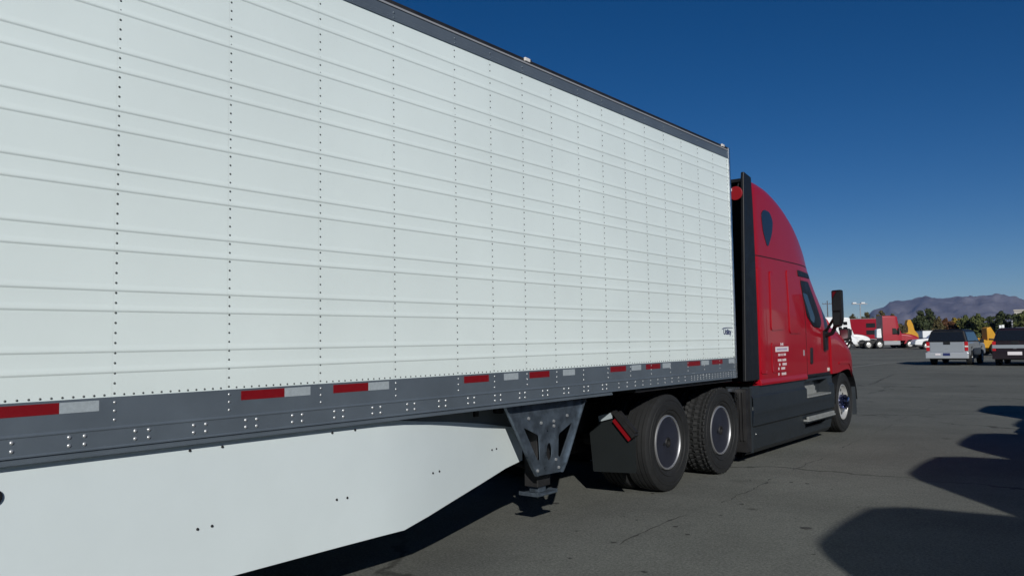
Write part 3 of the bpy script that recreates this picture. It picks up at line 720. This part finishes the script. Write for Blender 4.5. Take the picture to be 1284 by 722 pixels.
b.box(CX-1.0, CX+1.0, 9.75, 9.9, .3, .62)
b.build('battery_box', M_blackm, tractor, CO)
b = MB(); b.prism_x([(9.42,.955),(9.80,.955),(9.80,.915),(9.72,.90),(9.69,.69),(9.665,.69),(9.64,.90),(9.42,.925)], -.20, -.18); b.tube((-.19, 9.70, .87), (-.19, 9.92, .925), .009); b.build('hanger_bracket', M_alu, tractor, CO)
# mud flap with reflective strips
b = MB(); b.prism_y(rpoly([(-.556,.262),(-.075,.285),(-.075,.70),(-.29,.79),(-.44,.768),(-.592,.648)], .012), 6.945, 6.957)
mf = b.build('mud_flap', M_flap, tractor, CO)
def strip(b, a, c, wd, y0, y1):
    a = Vector(a); c = Vector(c); d = (c-a).normalized(); nn = Vector((-d.y, d.x))*wd
    b.prism_y([tuple(a), tuple(c), tuple(c+nn), tuple(a+nn)], y0, y1)
b = MB(); strip(b, (-.455,.762), (-.315,.80), .055, 6.915, 6.94); b.build('white_strip', M_whitetape, mf, CO)
b = MB(); strip(b, (-.300,.775), (-.125,.590), .052, 6.905, 6.94); b.build('red_strip', M_redtape, mf, CO)
b = MB(); strip(b, (-.272,.842), (-.070,.625), .04, 6.88, 6.96); strip(b, (-.235,.862), (-.05,.67), .02, 6.90, 6.95); strip(b, (-.45,.80), (-.27,.85), .03, 6.93, 6.97); b.build('flap_hanger', M_blackm, mf, CO)
b = MB(); b.prism_y([(-2.525,.285),(-2.04,.262),(-2.01,.648),(-2.16,.768),(-2.31,.79),(-2.525,.70)], 6.945, 6.957); b.build('mud_flap', M_flap, tractor, CO)
# wheels
for s in (1, -1):
    drive_wheel(7.68, 'rib', tractor, CO, s, -.085); drive_wheel(9.0, 'lug', tractor, CO, s, -.085)
    cx = CX+s*1.03; y, z = 13.97, .49
    tb = make_tyre('rib', (cx, y, z), .29, .49); wh = tb.build('wheel', M_tyre, tractor, CO, smooth=True, angle=30)
    b = MB(); b.lathe_x([(-s*.08, .28), (s*.10, .285), (s*.128, .288), (s*.130, .275), (s*.10, .262), (s*.085, .245), (s*.075, .18), (s*.09, .14), (s*.09, .0005)], (cx, y, z), 60); b.build('rim', M_rim, wh, CO, smooth=True)
    for i in range(10):
        b = MB(); a = 2*math.pi*i/10; b.tube((cx+s*.070, y+.205*math.cos(a), z+.205*math.sin(a)), (cx+s*.0815, y+.205*math.cos(a), z+.205*math.sin(a)), .026, n=14)
        b.build('hand_hole', M_black, wh, CO)
    b = MB(); b.lathe_x([(s*.088, .118), (s*.15, .116), (s*.155, .10), (s*.16, .085), (s*.215, .082), (s*.225, .06), (s*.227, .0005)], (cx, y, z), 40)
    for i in range(10):
        a = 2*math.pi*i/10+.3; b.tube((cx+s*.10, y+.104*math.cos(a), z+.104*math.sin(a)), (cx+s*.185, y+.104*math.cos(a), z+.104*math.sin(a)), .017, n=8)
    b.build('hub_cover', M_bchrome, wh, CO, smooth=True)
# door mirror and hood mirror
for s in (1, -1):
    def X(v): return CX+s*(v-CX)
    b = MB(); b.prism_y(rpoly([(X(.112),1.80),(X(.112),2.27),(X(.285),2.27),(X(.285),1.82),(X(.25),1.72),(X(.125),1.70)], .03), 12.66, 12.78)
    def tilt(q, xc, sg): q.v = [(x, y-.5*sg*(x-xc)-.006, z) for x, y, z in q.v]
    tilt(b, X(.20), s)
    mh = b.build('door_mirror', M_black, tractor, CO, bevel=.02)
    b = MB(); b.prism_y(rpoly([(X(.135),1.96),(X(.135),2.245),(X(.265),2.245),(X(.265),1.96)], .02), 12.653, 12.659); tilt(b, X(.20), s); b.build('mirror_glass', M_mirror, mh, CO)
    b = MB(); b.prism_y(rpoly([(X(.14),1.74),(X(.135),1.93),(X(.262),1.93),(X(.24),1.74)], .02), 12.652, 12.659); tilt(b, X(.20), s); b.build('mirror_glass', M_mirror, mh, CO)
    b = MB(); b.path([(X(.15),12.74,1.74),(X(.08),12.8,1.62),(X(-.10),12.86,1.56)], .03); b.path([(X(-.10),12.86,1.62),(X(.0),12.82,1.68),(X(.14),12.74,1.86)], .022)
    b.box(min(X(-.12),X(-.03)), max(X(-.12),X(-.03)), 12.80, 12.93, 1.36, 1.66); b.build('mirror_arm', M_black, mh, CO)
    b = MB(); b.prism_y(rpoly([(X(-.17),1.50),(X(-.19),1.70),(X(-.02),1.70),(X(-.02),1.53),(X(-.06),1.49)], .03), 14.06, 14.15)
    hm = b.build('hood_mirror', M_black, hood, CO, bevel=.015)
    b = MB(); b.prism_y(rpoly([(X(-.155),1.525),(X(-.165),1.675),(X(-.045),1.675),(X(-.045),1.54)], .02), 14.052, 14.059); b.build('mirror_glass', M_mirror, hm, CO)
    b = MB(); b.path([(X(-.04),14.12,1.62),(X(-.02),14.14,1.50),(X(-.08),14.15,1.42),(X(-.22),14.15,1.36)], .017); b.build('mirror_arm', M_black, hm, CO)

# ------------------------------------------------------------------ other vehicles
def simple_wheel(b_t, b_r, x, y, r, wd, s):
    b_t.lathe_x([(s*wd/2, r*.58), (s*wd/2*1.05, r*.8), (s*wd/2*.9, r*.98), (0, r), (-s*wd/2, r*.95), (-s*wd/2, .01)], (x, y, r), 28)
    b_r.lathe_x([(s*wd/2*1.0, r*.6), (s*wd/2*.7, r*.5), (s*wd/2*.85, r*.22), (s*wd/2*1.05, r*.18), (s*wd/2*1.05, .001)], (x, y, r), 20)
def wheels(par, spots, r, wd, mt=M_rim):
    for x, y in spots:
        s = 1 if x > 0 else -1; t = MB(); q = MB(); simple_wheel(t, q, x, y, r, wd, s)
        o = t.build('wheel', M_tyre, par, smooth=True); q.build('rim', mt, o, smooth=True)
def conv_tractor(name, loc, rz, paint, label, group=None, tall=3.93, day=False, k=1.0, slen=5.35):
    """bobtail long-nose tractor; faces local +y, bumper at y=0"""
    t = root(name, loc, rz, label, 'truck', group)
    hd = [(-2.15,.95,1.80,1.02,0,.22),(-1.6,.95,1.78,1.04,0,.25),(-1.0,1.02,1.68,1.08,0,.28),(-.6,.98,1.56,1.05,0,.28),(-.3,.66,1.42,1.0,0,.24),(-.08,.6,1.25,.90,0,.18)]
    b = MB(); b.loft([ring(s[0], s[1:], cx=0, zlow=9) for s in fine(hd, 3)]); h = b.build('hood', paint, t, smooth=True)
    for s in (1, -1):
        q = MB(); q.prism_x(rpoly([(-1.95,.55),(-1.75,.98),(-1.45,1.16),(-.95,1.16),(-.5,1.02),(-.2,.78),(-.2,.62),(-.55,.62),(-.72,.92),(-1.1,1.06),(-1.5,.98),(-1.72,.6)], .04), s*.95, s*1.2); q.build('fender', paint, h, bevel=.02)
        q = MB(); q.box(min(s*.78,s*1.06), max(s*.78,s*1.06), -.16, -.06, .80, .98); q.build('headlamp', M_clear, h, bevel=.02)
    q = MB(); q.box(-.5, .5, -.12, -.03, .68, 1.3); q.build('grille', M_chrome, h)
    if day:
        cb = [(-3.9,.95,2.62,1.18,.05,.16),(-3.0,.95,2.66,1.18,.06,.2),(-2.7,.95,2.6,1.16,.08,.2),(-2.1,.95,1.85,1.12,.1,.15)]
    else:
        cb = [(-slen,.95,tall,1.15,.03,.12),(-slen+.8,.95,tall+.02,1.15,.03,.12),(-2.9,.95,tall,1.15,.04,.14),(-2.62,.95,tall-.1,1.15,.05,.16),(-2.48,.95,2.8,1.14,.08,.2),(-2.15,.95,1.86,1.1,.08,.18)] if k == .99 else [(-slen,.95,tall,1.05,.02,.22),(-slen+.8,.95,tall+.02,1.05,.02,.28),(-3.5,.95,tall-.02,1.05,.02,.32),(-3.05,.95,tall-.12,1.05,.03,.34),(-2.85,.95,tall-.75,1.05,.06,.34),(-2.65,.95,2.65,1.05,.08,.25),(-2.15,.95,1.86,1.05,.06,.18)] if k == .84 else [(-slen,.95,tall,1.20,.10,.30),(-slen+.8,.95,tall+.02,1.20,.13,.38),(-3.5,.95,tall-.04,1.20,.18,.45),(-3.1,.95,tall-.18,1.20,.20,.45),(-2.85,.95,tall-.75,1.18,.2,.40),(-2.65,.95,2.65,1.16,.12,.25),(-2.15,.95,1.86,1.12,.08,.18)]
    b = MB(); b.loft([ring(s[0], s[1:], cx=0) for s in cb]); c = b.build('cab', paint, t, smooth=True, angle=35)
    for s in (1, -1):
        q = MB(); q.prism_x([(-3.25,1.72),(-2.42,1.72),(-2.85,2.42),(-3.25,2.45)], s*1.13, s*1.205); q.build('door_window', M_glass, c)
        q = MB(); q.box(min(s*1.15,s*1.45), max(s*1.15,s*1.45), -2.55, -2.45, 1.65, 2.45) if False else q.box(min(s*1.27,s*1.47), max(s*1.27,s*1.47), -2.6, -2.48, 1.75, 2.5); q.tube((s*1.1,-2.5,1.72),(s*1.35,-2.55,1.85),.03); q.build('mirror', M_black, c)
        q = MB(); q.box(min(s*.75,s*1.19), max(s*.75,s*1.19), -slen+.05 if not day else -3.8, -2.35, .42, .92); q.build('fuel_tank', M_greysteel, t, bevel=.06)
    q = MB(); q.add([(-1.0,-2.62,2.58),(1.0,-2.62,2.58),(1.02,-2.22,1.93),(-1.02,-2.22,1.93),(-1.0,-2.58,2.61),(1.0,-2.58,2.61),(1.02,-2.18,1.96),(-1.02,-2.18,1.96)], [(0,1,2,3),(4,5,6,7),(0,1,5,4),(1,2,6,5),(2,3,7,6),(3,0,4,7)]); q.build('windscreen', M_glass, c)
    q = MB(); q.box(-1.15, 1.15, -.1, .06, .35, .68); q.build('bumper', M_chrome if paint is not M_redfar else paint, t, bevel=.03)
    e = -slen-2.55 if not day else -6.4
    q = MB(); q.box(-.46, -.38, e, -.3, .6, .86); q.box(.38, .46, e, -.3, .6, .86); q.box(-.5,.5,e+1.0,e+1.9,.86,1.0); q.build('frame', M_blackm, t)
    if not day:
        q = MB(); q.prism_x(rpoly([(-slen-.75,1.3),(-slen-.7,2.35),(-slen-.2,2.45),(-slen-.15,1.3)], .08), .35, 1.1); q.build('rear_equipment', M_whitefar, t, bevel=.03)
    q = MB(); q.tube((-1.05,-1.25,.5),(1.05,-1.25,.5),.06); [q.tube((-1.0,y,.5),(1.0,y,.5),.08) for y in (e+.8,e+2.1)]; q.build('axles', M_blackm, t)
    wheels(t, [(1.06,-1.25),(-1.06,-1.25)], .5, .28); wheels(t, [(x, y) for x in (1.0,-1.0) for y in (e+.8, e+2.1)], .5, .5)
    if k != 1.0:
        for ch in t.children_recursive:
            ch.data.transform(Matrix.Diagonal((1, k, 1, 1)))
    return t
LRT = 'white long-nose tractor parked out of the frame in the row whose shadows fall on the asphalt'
# row of parked tractors whose shadows fall across the lot (they stand to the right, outside the picture)
proto = conv_tractor('parked_tractor', (4.65, 1.0, 0), 90, M_whitefar, 'white long-nose tractor nearest the camera in the row outside the right edge', 'tractors parked in a row on the right', tall=4.0, k=.84)
labs = ['white long-nose tractor second in the row outside the right edge', 'white long-nose tractor third in the row outside the right edge', 'white long-nose tractor fourth in the row outside the right edge', 'white long-nose tractor farthest along the row outside the right edge', 'white long-nose tractor standing behind the camera in the row']
for (x, y), lb_ in zip([(4.5,4.72),(4.5,7.75),(4.85,10.8),(3.9,13.6),(5.0,-2.6)], labs):
    o = copy_tree(proto); o.location = (x, y, 0); o['label'] = lb_

# distant tractors
HR = 38.1-90
conv_tractor('distant_tractor', (-18.3, 108.2, 0), HR-6, M_redfar, 'red tall-cab tractor with bright side tank parked far off, nose toward the right', None, tall=3.95, slen=4.35, k=.99)
ta = conv_tractor('distant_tractor', (-25.9, 116.3, 0), HR-10, M_whitefar, 'white tall-cab tractor with dark cab windows far off, just left of the red box trailer', None, tall=4.1, slen=4.35, k=.99)
for z in (2.6, 3.3):
    for yy in (-3.9, -3.2): b = MB(); b.box(1.10, 1.165, yy-.26, yy+.26, z-.22, z+.22); b.build('cab_window', M_glass, ta)
conv_tractor('distant_tractor', (-23.5, 101.7, 0), HR-14, M_whitefar, 'white day-cab tractor far off, seen right behind the hood mirror of the red cab', None, day=True)
def box_trailer(loc, rz, ln, hh, paint, label, z0=1.15, panels=False):
    t = root('box_trailer', loc, rz, label, 'trailer')
    b = MB(); b.box(-1.28, 1.28, -ln, 0, z0, hh); bd = b.build('body', paint, t, bevel=.03)
    b = MB(); b.box(-1.29,1.29,-ln-.01,.01,z0-.1,z0); b.box(-1.29,1.29,-ln-.01,.01,hh,hh+.05); b.build('rails', M_greysteel, t)
    if panels:
        for z in (1.75, 2.75):
            b = MB(); b.box(1.281, 1.30, -1.9, -.7, z, z+.62); b.box(-.6,.6,.001,.02,z,z+.62); b.build('dark_panel', M_black, bd)
    b = MB(); b.tube((-1.1,-ln+1.5,.5),(1.1,-ln+1.5,.5),.07); b.box(-.5,-.4,-ln+.5,-ln+3,.7,z0-.1); b.box(.4,.5,-ln+.5,-ln+3,.7,z0-.1); b.box(-1.0,-.9,-2.2,-2.05,.05,z0-.1); b.box(.9,1.0,-2.2,-2.05,.05,z0-.1); b.build('undercarriage', M_blackm, t)
    wheels(t, [(x, y) for x in (1.05,-1.05) for y in (-ln+1.5, -ln+2.8)], .5, .4)
    return t
box_trailer((-26.0, 124.0, 0), HR-34, 4.2, 4.0, M_redfar, 'red box trailer with two dark square panels, standing behind the white tractors', panels=True)
box_trailer((-26.3, 103.3, 0), HR-10, 8, 3.9, M_whitefar, 'white box trailer far off, seen between the red cab and its door mirror')
box_trailer((-23.3, 143.8, 0), HR+5, 2.4, 2.2, M_whitefar, 'low white box trailer far off behind the silver pickup')

labt = ['white box trailer nearest in the row standing outside the right edge', 'second white box trailer in the row standing outside the right edge', 'third white box trailer in the row standing outside the right edge', 'farthest white box trailer in the row standing outside the right edge']
for k_, lt in enumerate(labt):
    box_trailer((11.0+k_*4.3, 52.0-k_*1.2, 0), 180, 9, 3.9, M_whitefar, lt)
def pickup(name, loc, rz, paint, label, cat='pickup', cap=True, band=False, roofm=None, H=1.84, top=M_black, plate=True):
    """faces local +y, rear bumper at y=0"""
    t = root(name, loc, rz, label, cat)
    b = MB()
    prof = [(.06,.52),(.06,1.20),(3.9,1.20),(5.2,1.09),(5.42,.95),(5.5,.5),(4.75,.45),(4.62,.82),(4.3,.93),(3.98,.82),(3.85,.45),(1.62,.45),(1.5,.82),(1.2,.93),(.88,.82),(.75,.45)]
    b.prism_x(prof, -.97, .97); body = b.build('body', paint, t, bevel=.09)
    b = MB()
    def gh(y0, y1, z, w): return [(-w, y0, z), (w, y0, z), (w, y1, z), (-w, y1, z)]
    b.loft([gh(.10, 3.95, 1.19, .92), gh(.34, 3.35, H-.10, .76), gh(.46, 3.15, H, .62)], close=True); g = b.build('cabin', roofm or paint, t, bevel=.04)
    b = MB(); b.add([(-.82,.135,1.24),(.82,.135,1.24),(.68,.30,H-.14),(-.68,.30,H-.14),(-.82,.105,1.24),(.82,.105,1.24),(.68,.27,H-.14),(-.68,.27,H-.14)],[(0,1,2,3),(4,5,6,7),(0,1,5,4),(1,2,6,5),(2,3,7,6),(3,0,4,7)]); b.build('rear_window', M_glass, g)
    for s in (1, -1):
        b = MB(); b.add([(s*.915,.35,1.24),(s*.915,3.6,1.24),(s*.79,3.1,H-.15),(s*.79,.55,H-.15),(s*.89,.35,1.24),(s*.89,3.6,1.24),(s*.765,3.1,H-.15),(s*.765,.55,H-.15)],[(0,1,2,3),(4,5,6,7),(0,1,5,4),(1,2,6,5),(2,3,7,6),(3,0,4,7)]); b.build('side_window', M_glass, g)
        b = MB(); b.box(min(s*.80,s*.955), max(s*.80,s*.955), .035, .10, .74, 1.20); b.build('tail_light', M_redlens, body, bevel=.012)
        b = MB(); b.box(min(s*.80,s*.957), max(s*.80,s*.957), .03, .099, .93, 1.0); b.build('reversing_light', M_clear, body, bevel=.008)
        b = MB(); b.box(min(s*1.0,s*1.2), max(s*1.0,s*1.2), 3.3, 3.4, 1.12, 1.32); b.tube((s*.9,3.38,1.16),(s*1.05,3.35,1.2),.02); b.build('mirror', M_black, body, bevel=.02)
    b = MB(); b.box(-.78, .78, .03, .062, .70, 1.19); tg = b.build('tailgate', paint if not band else M_dark, body, bevel=.015)
    b = MB(); b.box(-.16, .16, .018, .032, 1.06, 1.20); b.build('tailgate_handle', M_black, tg, bevel=.006)
    b = MB(); b.box(-.07, .07, .02, .031, .84, .88); b.build('badge', M_greysteel, tg, bevel=.004)
    if band:
        b = MB(); b.box(-.95, .95, .004, .028, .86, 1.03); b.build('chrome_band', M_silver, tg, bevel=.01)
    b = MB(); b.box(-.98, .98, -.12, .12, .36, .66) if not band else b.box(-.96, .96, -.08, .1, .34, .74); bp = b.build('bumper', mat('bright_bumper', (.6,.62,.65), .25, metal=.5) if not band else M_dark, t, bevel=.03)
    if plate: b = MB(); b.box(-.16 if not band else -.30, .16 if not band else .30, -.135 if not band else -.10, -.122 if not band else -.082, .50 if not band else .54, .64 if not band else .70); b.build('licence_plate', M_navy if not band else M_decal, bp)
    if not band: b = MB(); b.box(-.52, -.28, -.135, -.122, .53, .61); b.build('bumper_sticker', M_decal, bp)
    b = MB(); b.box(-.85, .85, .2, 5.2, .30, .50); b.tube((-.8,1.2,.36),(.8,1.2,.36),.06); b.build('underbody', M_blackm, t)
    wheels(t, [(x, y) for x in (.84,-.84) for y in (1.2, 4.3)], .38, .26)
    return t
pickup('pickup_truck', (-4.22, 46.2, 0), 0, M_silver, 'silver pickup seen from behind with dark rear window and black roof cover', roofm=M_black)
pickup('pickup_truck', (-1.22, 45.9, 0), 0, M_dark, 'very dark maroon pickup with a grey band across its tailgate, cut by the right edge', band=True, roofm=M_dark, H=1.86)
o = pickup('pickup_truck', (-11.75, 100.4, 0), HR+168, M_whitefar, 'white pickup far off between the red tractor and the silver pickup')
pickup('delivery_van', (-5.0, 81.5, 0), HR+8, M_whitefar, 'white van far off, its roof showing behind the silver pickup and yellow loader', 'van', H=2.1)

def machine(loc, rz, boom, label, name, cat, wheel_m, body=True):
    """small yellow site machine; the boom / bucket outline is in its own (y,z) side view"""
    t = root(name, loc, rz, label, cat)
    b = MB(); b.prism_x(rpoly([(-2.3,.55),(-2.3,1.25),(-1.2,1.35),(-.4,1.1),(.5,1.0),(.5,.55)], .1), -.6, .6); bd = b.build('body', M_yellow, t, bevel=.05)
    b = MB(); b.prism_x(rpoly([(-1.9,1.26),(-1.85,1.62),(-1.25,1.62),(-1.2,1.34)], .05), -.4, .4); b.build('engine_cover', M_yellow, bd, bevel=.04)
    b = MB(); b.prism_x(rpoly(boom, .06), -.35, .35); bm_ = b.build('boom', M_yellow, t, bevel=.06)
    b = MB()
    for x in (-.40, .40): b.tube((x, boom[1][0]+.1, boom[1][1]*.6), (x, boom[3][0], boom[3][1]*.85), .05)
    b.build('ram', M_blackm, bm_)
    for x, y in ((.75,.1),(-.75,.1),(.75,-1.7),(-.75,-1.7)):
        q = MB(); r_ = MB(); simple_wheel(q, r_, x, y, .48, .35, 1 if x > 0 else -1); o = q.build('wheel', M_tyre, t, smooth=True); r_.build('rim', wheel_m, o, smooth=True)
    return t
machine((-19.9, 112.0, 0), HR, [(-.5,1.0),(-.9,1.5),(-.85,1.75),(-.35,1.9),(-.30,2.5),(-.45,3.0),(-.28,3.5),(.05,3.55),(.32,3.0),(.50,2.2),(.95,1.7),(1.0,1.0)], 'yellow machine with its folded boom standing up behind the red tractor hood', 'yard_machine', 'machine', M_yellow)
machine((-5.35, 68.4, 0), HR, [(-.25,.35),(-.28,2.0),(0.02,2.1),(.45,1.35),(1.15,.85),(.75,.45),(.2,.25)], 'orange-yellow machine with pointed bucket between the silver and the dark pickup', 'yard_machine', 'machine', M_whitefar)

# ------------------------------------------------------------------ trees
def leafmat(name, c1, c2):
    m = bpy.data.materials.new(name); m.use_nodes = True; n = m.node_tree; p = n.nodes['Principled BSDF']; p.inputs['Roughness'].default_value = .7; p.inputs['Specular IOR Level'].default_value = .2
    g = n.nodes.new('ShaderNodeNewGeometry'); mx = n.nodes.new('ShaderNodeMix'); mx.data_type = 'RGBA'; mx.inputs[6].default_value = (*c1, 1); mx.inputs[7].default_value = (*c2, 1)
    n.links.new(g.outputs['Random Per Island'], mx.inputs[0]); n.links.new(mx.outputs[2], p.inputs['Base Color']); return m
LG_ = leafmat('green_leaves', (.03,.045,.015), (.125,.14,.045)); LD = leafmat('dark_green_leaves', (.016,.028,.014), (.075,.09,.038))
LO = leafmat('olive_brown_leaves', (.045,.04,.02), (.14,.115,.05)); LY = leafmat('yellow_leaves', (.16,.12,.015), (.36,.26,.04)); LR = leafmat('rust_leaves', (.07,.035,.018), (.14,.065,.028))
def tree(px, py, h, wd, lm, label, seed, base=.08, n=2600, cone=0.0, leaf=.24):
    g = random.Random(seed)
    t = root('tree', (px, py, 0), g.uniform(0, 360), label, 'tree', 'trees beyond the lot')
    b = MB(); r0 = h*.022+.08; pts = [Vector((0,0,-.1))]
    for i in range(1, 6): pts.append(Vector((g.uniform(-.15,.15)*i*.5, g.uniform(-.15,.15)*i*.5, h*.82*i/5)))
    for i in range(5): b.tube(pts[i], pts[i+1], r0*(1-i*.17), r0*(1-(i+1)*.17), n=8)
    cl = []
    for k in range(40):
        u = g.uniform(.0, 1.0); z = h*(base+.06+(1-base-.12)*u)
        sh = math.sin(min(1, (u*.9+.16))*math.pi)**.6 if not cone else (1-u*cone)*min(1, .5+u*4)
        a = g.uniform(0, 2*math.pi); rr = wd/2*sh*g.uniform(.2, 1.0)
        c = Vector((math.cos(a)*rr, math.sin(a)*rr, z)); cl.append((c, g.uniform(.5, 1.0)*wd*.17*(.6+sh*.5)))
        j = min(4, int(z/(h*.82)*5*.6)); b.tube(pts[j], c, r0*.28, r0*.06, n=5)
    b.build('trunk', M_bark, t, smooth=True)
    c_ = MB(); tot = sum(q[1]**2 for q in cl)
    for c, rr in cl:
        for _ in range(int(n*rr*rr/tot)):
            d = Vector((g.gauss(0,1), g.gauss(0,1), g.gauss(0,1))).normalized()*rr*g.gauss(.72, .28); d.z *= .85
            p = c+d
            if p.z > h or p.z < h*base*.6: continue
            nn = (d.normalized()+Vector((g.uniform(-.8,.8), g.uniform(-.8,.8), g.uniform(-.3,.9)))).normalized(); a = nn.orthogonal().normalized(); bb = nn.cross(a)
            s = leaf*g.uniform(.6, 1.3)
            c_.add([p-a*s-bb*s*.4, p+bb*s*.6*g.uniform(.5,1), p+a*s-bb*s*.3, p-bb*s*.9], [(0,3,2,1)])
    c_.build('crown', lm, t, fixn=False)
    return t
def camdir(px_f, D):   # lateral fraction (tan of angle right of the axis) and depth -> world xy
    fx, fy = -.6163, .7875
    return 3.88+D*(fx+px_f*.788), D*(fy+px_f*.6163)
def T(px, D): return camdir((px-642)/1015.28, D)
HZ = 420
TL = [(1104,185,388,12,LO,'small brown-green tree just behind the red distant tractor cab'),(1118,190,392,10,LO,'thin brownish tree right behind the red distant tractor sleeper'),
 (1152,215,389,17,LD,'dark green tree left of the peaked one, behind the white pickup'),(1165,225,387,15,LD,'tallest peaked dark green tree left of the rust-coloured trees'),(1175,215,397,11,LO,'olive tree at the right foot of the peaked dark tree'),
 (1184,230,400,12,LR,'rust-coloured low tree left of the yellow tree'),(1197,235,397,12,LY,'yellow autumn tree among green and rust neighbours'),(1190,220,404,11,LR,'low rust-brown shrub-like tree in front of the yellow tree'),
 (1209,215,396,15,LG_,'green tree directly right of the yellow tree'),(1225,210,395,16,LG_,'wide green tree above the silver pickup right corner'),(1240,220,398,13,LD,'dark tree above the yellow loader'),
 (1254,205,391,16,LD,'tall dark green tree behind the small white sign'),(1271,200,394,14,LD,'dark green tree below the beige building top'),(1284,190,391,16,LG_,'green tree at the right edge of the picture'),
 (1305,190,388,18,LD,'dark green tree just outside the right edge'),(1330,195,392,18,LG_,'green tree outside the right edge beyond the dark one'),
 (1068,260,392,16,LO,'bare brownish tree behind the white tractors'),(1086,265,391,15,LO,'brownish tree behind the red box trailer'),(1050,255,394,14,LO,'bare brown tree behind the mirror of the red cab'),(1128,260,405,9,LO,'low olive tree between the red tractor and the yellow loader')]
for i, (px, D, top, wpx, lm, lab) in enumerate(TL):
    x, y = T(px, D); h = 1.57+(HZ-top+1)*D/1015.28; wd = wpx*2*D/1015.28*.85
    tree(x, y, h, wd, lm, lab, 100+i, n=7500, cone=.75 if 'peaked' in lab else 0)
# understorey hedge behind the far vehicles
g = random.Random(5); hb = MB()
for k in range(5200):
    px = g.uniform(1138, 1340); D = g.uniform(228, 240); x, y = T(px, D)
    z = g.uniform(0, 2.6+1.6*math.sin(px*.17)+g.uniform(-.5,.5)); s = g.uniform(.25, .5)
    a = Vector((g.gauss(0,1), g.gauss(0,1), g.gauss(0,1))).normalized(); q = a.orthogonal().normalized(); p = Vector((x, y, z))
    hb.add([p-a*s, p-q*s*.7, p+a*s, p+q*s*.7], [(0,1,2,3)])
o = hb.build('hedge', leafmat('hedge_leaves', (.02,.032,.012), (.06,.06,.02)), fixn=False); tag(o, 'dark dense hedge of low growth under the far tree line', 'hedge', kind='stuff')

# ------------------------------------------------------------------ poles, signs, fence, building
x, y = T(1037, 200); t = root('utility_pole', (x, y, 0), 38, 'thin utility pole with crossarm, seen left of the red cab door mirror', 'pole')
b = MB(); b.tube((0,0,0),(0,0,10.4),.17,.11); b.build('pole', M_pole, t); b = MB(); b.box(-1.2,1.2,-.07,.07,9.5,9.65); [b.tube((q,0,9.65),(q,0,9.9),.05) for q in (-1.1,-.5,.5,1.1)]; b.build('crossarm', M_pole, t)
x, y = T(1078, 150); t = root('light_pole', (x, y, 0), 38, 'grey lot light pole with a wide lamp head, above the white tractors', 'street lamp')
b = MB(); b.tube((0,0,0),(0,0,7.5),.10,.08); b.build('pole', M_greysteel, t)
b = MB(); b.box(-1.5,1.3,-.15,.15,7.42,7.55); b.build('lamp_arm', M_greysteel, t)
for q in (-1.1, .5): b = MB(); b.box(q-.35,q+.35,-.25,.25,7.56,7.78); b.build('lamp_head', M_whitefar, t, bevel=.04)
x, y = T(1254, 150); t = root('road_sign', (x, y, 0), 38, 'small white double sign panel on a thin post in front of the dark trees', 'sign')
b = MB(); b.tube((0,0,0),(0,0,3.0),.04); b.build('post', M_pole, t); b = MB(); b.box(-.5,-.06,-.03,.0,2.6,3.15); b.box(.0,.45,-.03,.0,2.6,3.2); b.build('sign_panel', M_whitefar, t)
x, y = T(1267, 140); t = root('banded_post', (x, y, 0), 38, 'dark post with two pale bands standing above the dark pickup', 'post')
b = MB(); b.tube((0,0,0),(0,0,3.9),.13,n=14); b.build('post', M_pole, t)
for z in (3.1, 3.6): b = MB(); b.tube((0,0,z),(0,0,z+.2),.15,n=14); b.build('band', M_greysteel, t)
x, y = T(1148, 178); t = root('metal_fence', (x, y, 0), 38, 'pale metal fence of upright posts below the dark green trees', 'fence')
for k in range(14): b = MB(); b.tube((k*.48,0,0),(k*.48,0,2.6+.15*(k % 3)),.03,n=6); b.build('fence_post', M_pole, t)
b = MB(); b.box(0,6.3,-.02,.02,1.0,1.05); b.box(0,6.3,-.02,.02,2.4,2.45); b.build('fence_rail', M_pole, t)
x, y = T(1292, 420); t = root('building', (x, y, 0), 6, 'beige multi-storey building rising behind the trees at the right edge', 'building')
b = MB(); b.box(-7.5,12,-6,6,0,13.2); wl = b.build('wall', M_beige, t)
b = MB(); b.box(-7.8,12.3,-6.3,6.3,13.2,13.9); b.build('parapet', M_beige, t)
for fl in range(4):
    for k in range(6): b = MB(); b.box(-6.3+k*3.0,-4.6+k*3.0,-6.05,-5.98,1.0+fl*3.1,2.6+fl*3.1); b.build('window', M_glass, t)

# ------------------------------------------------------------------ haze
hz = MB(); hz.box(-15500, 5500, -2500, 13000, -80, 500)
hm_ = bpy.data.materials.new('haze_air'); hm_.use_nodes = True; n = hm_.node_tree; n.nodes.clear()
vo = n.nodes.new('ShaderNodeVolumePrincipled'); vo.inputs['Color'].default_value = (.30, .47, 1.0, 1); vo.inputs['Density'].default_value = 3.4e-5; vo.inputs['Anisotropy'].default_value = .0
ou = n.nodes.new('ShaderNodeOutputMaterial'); n.links.new(vo.outputs[0], ou.inputs['Volume'])
o = hz.build('haze', hm_); tag(o, kind='stuff')
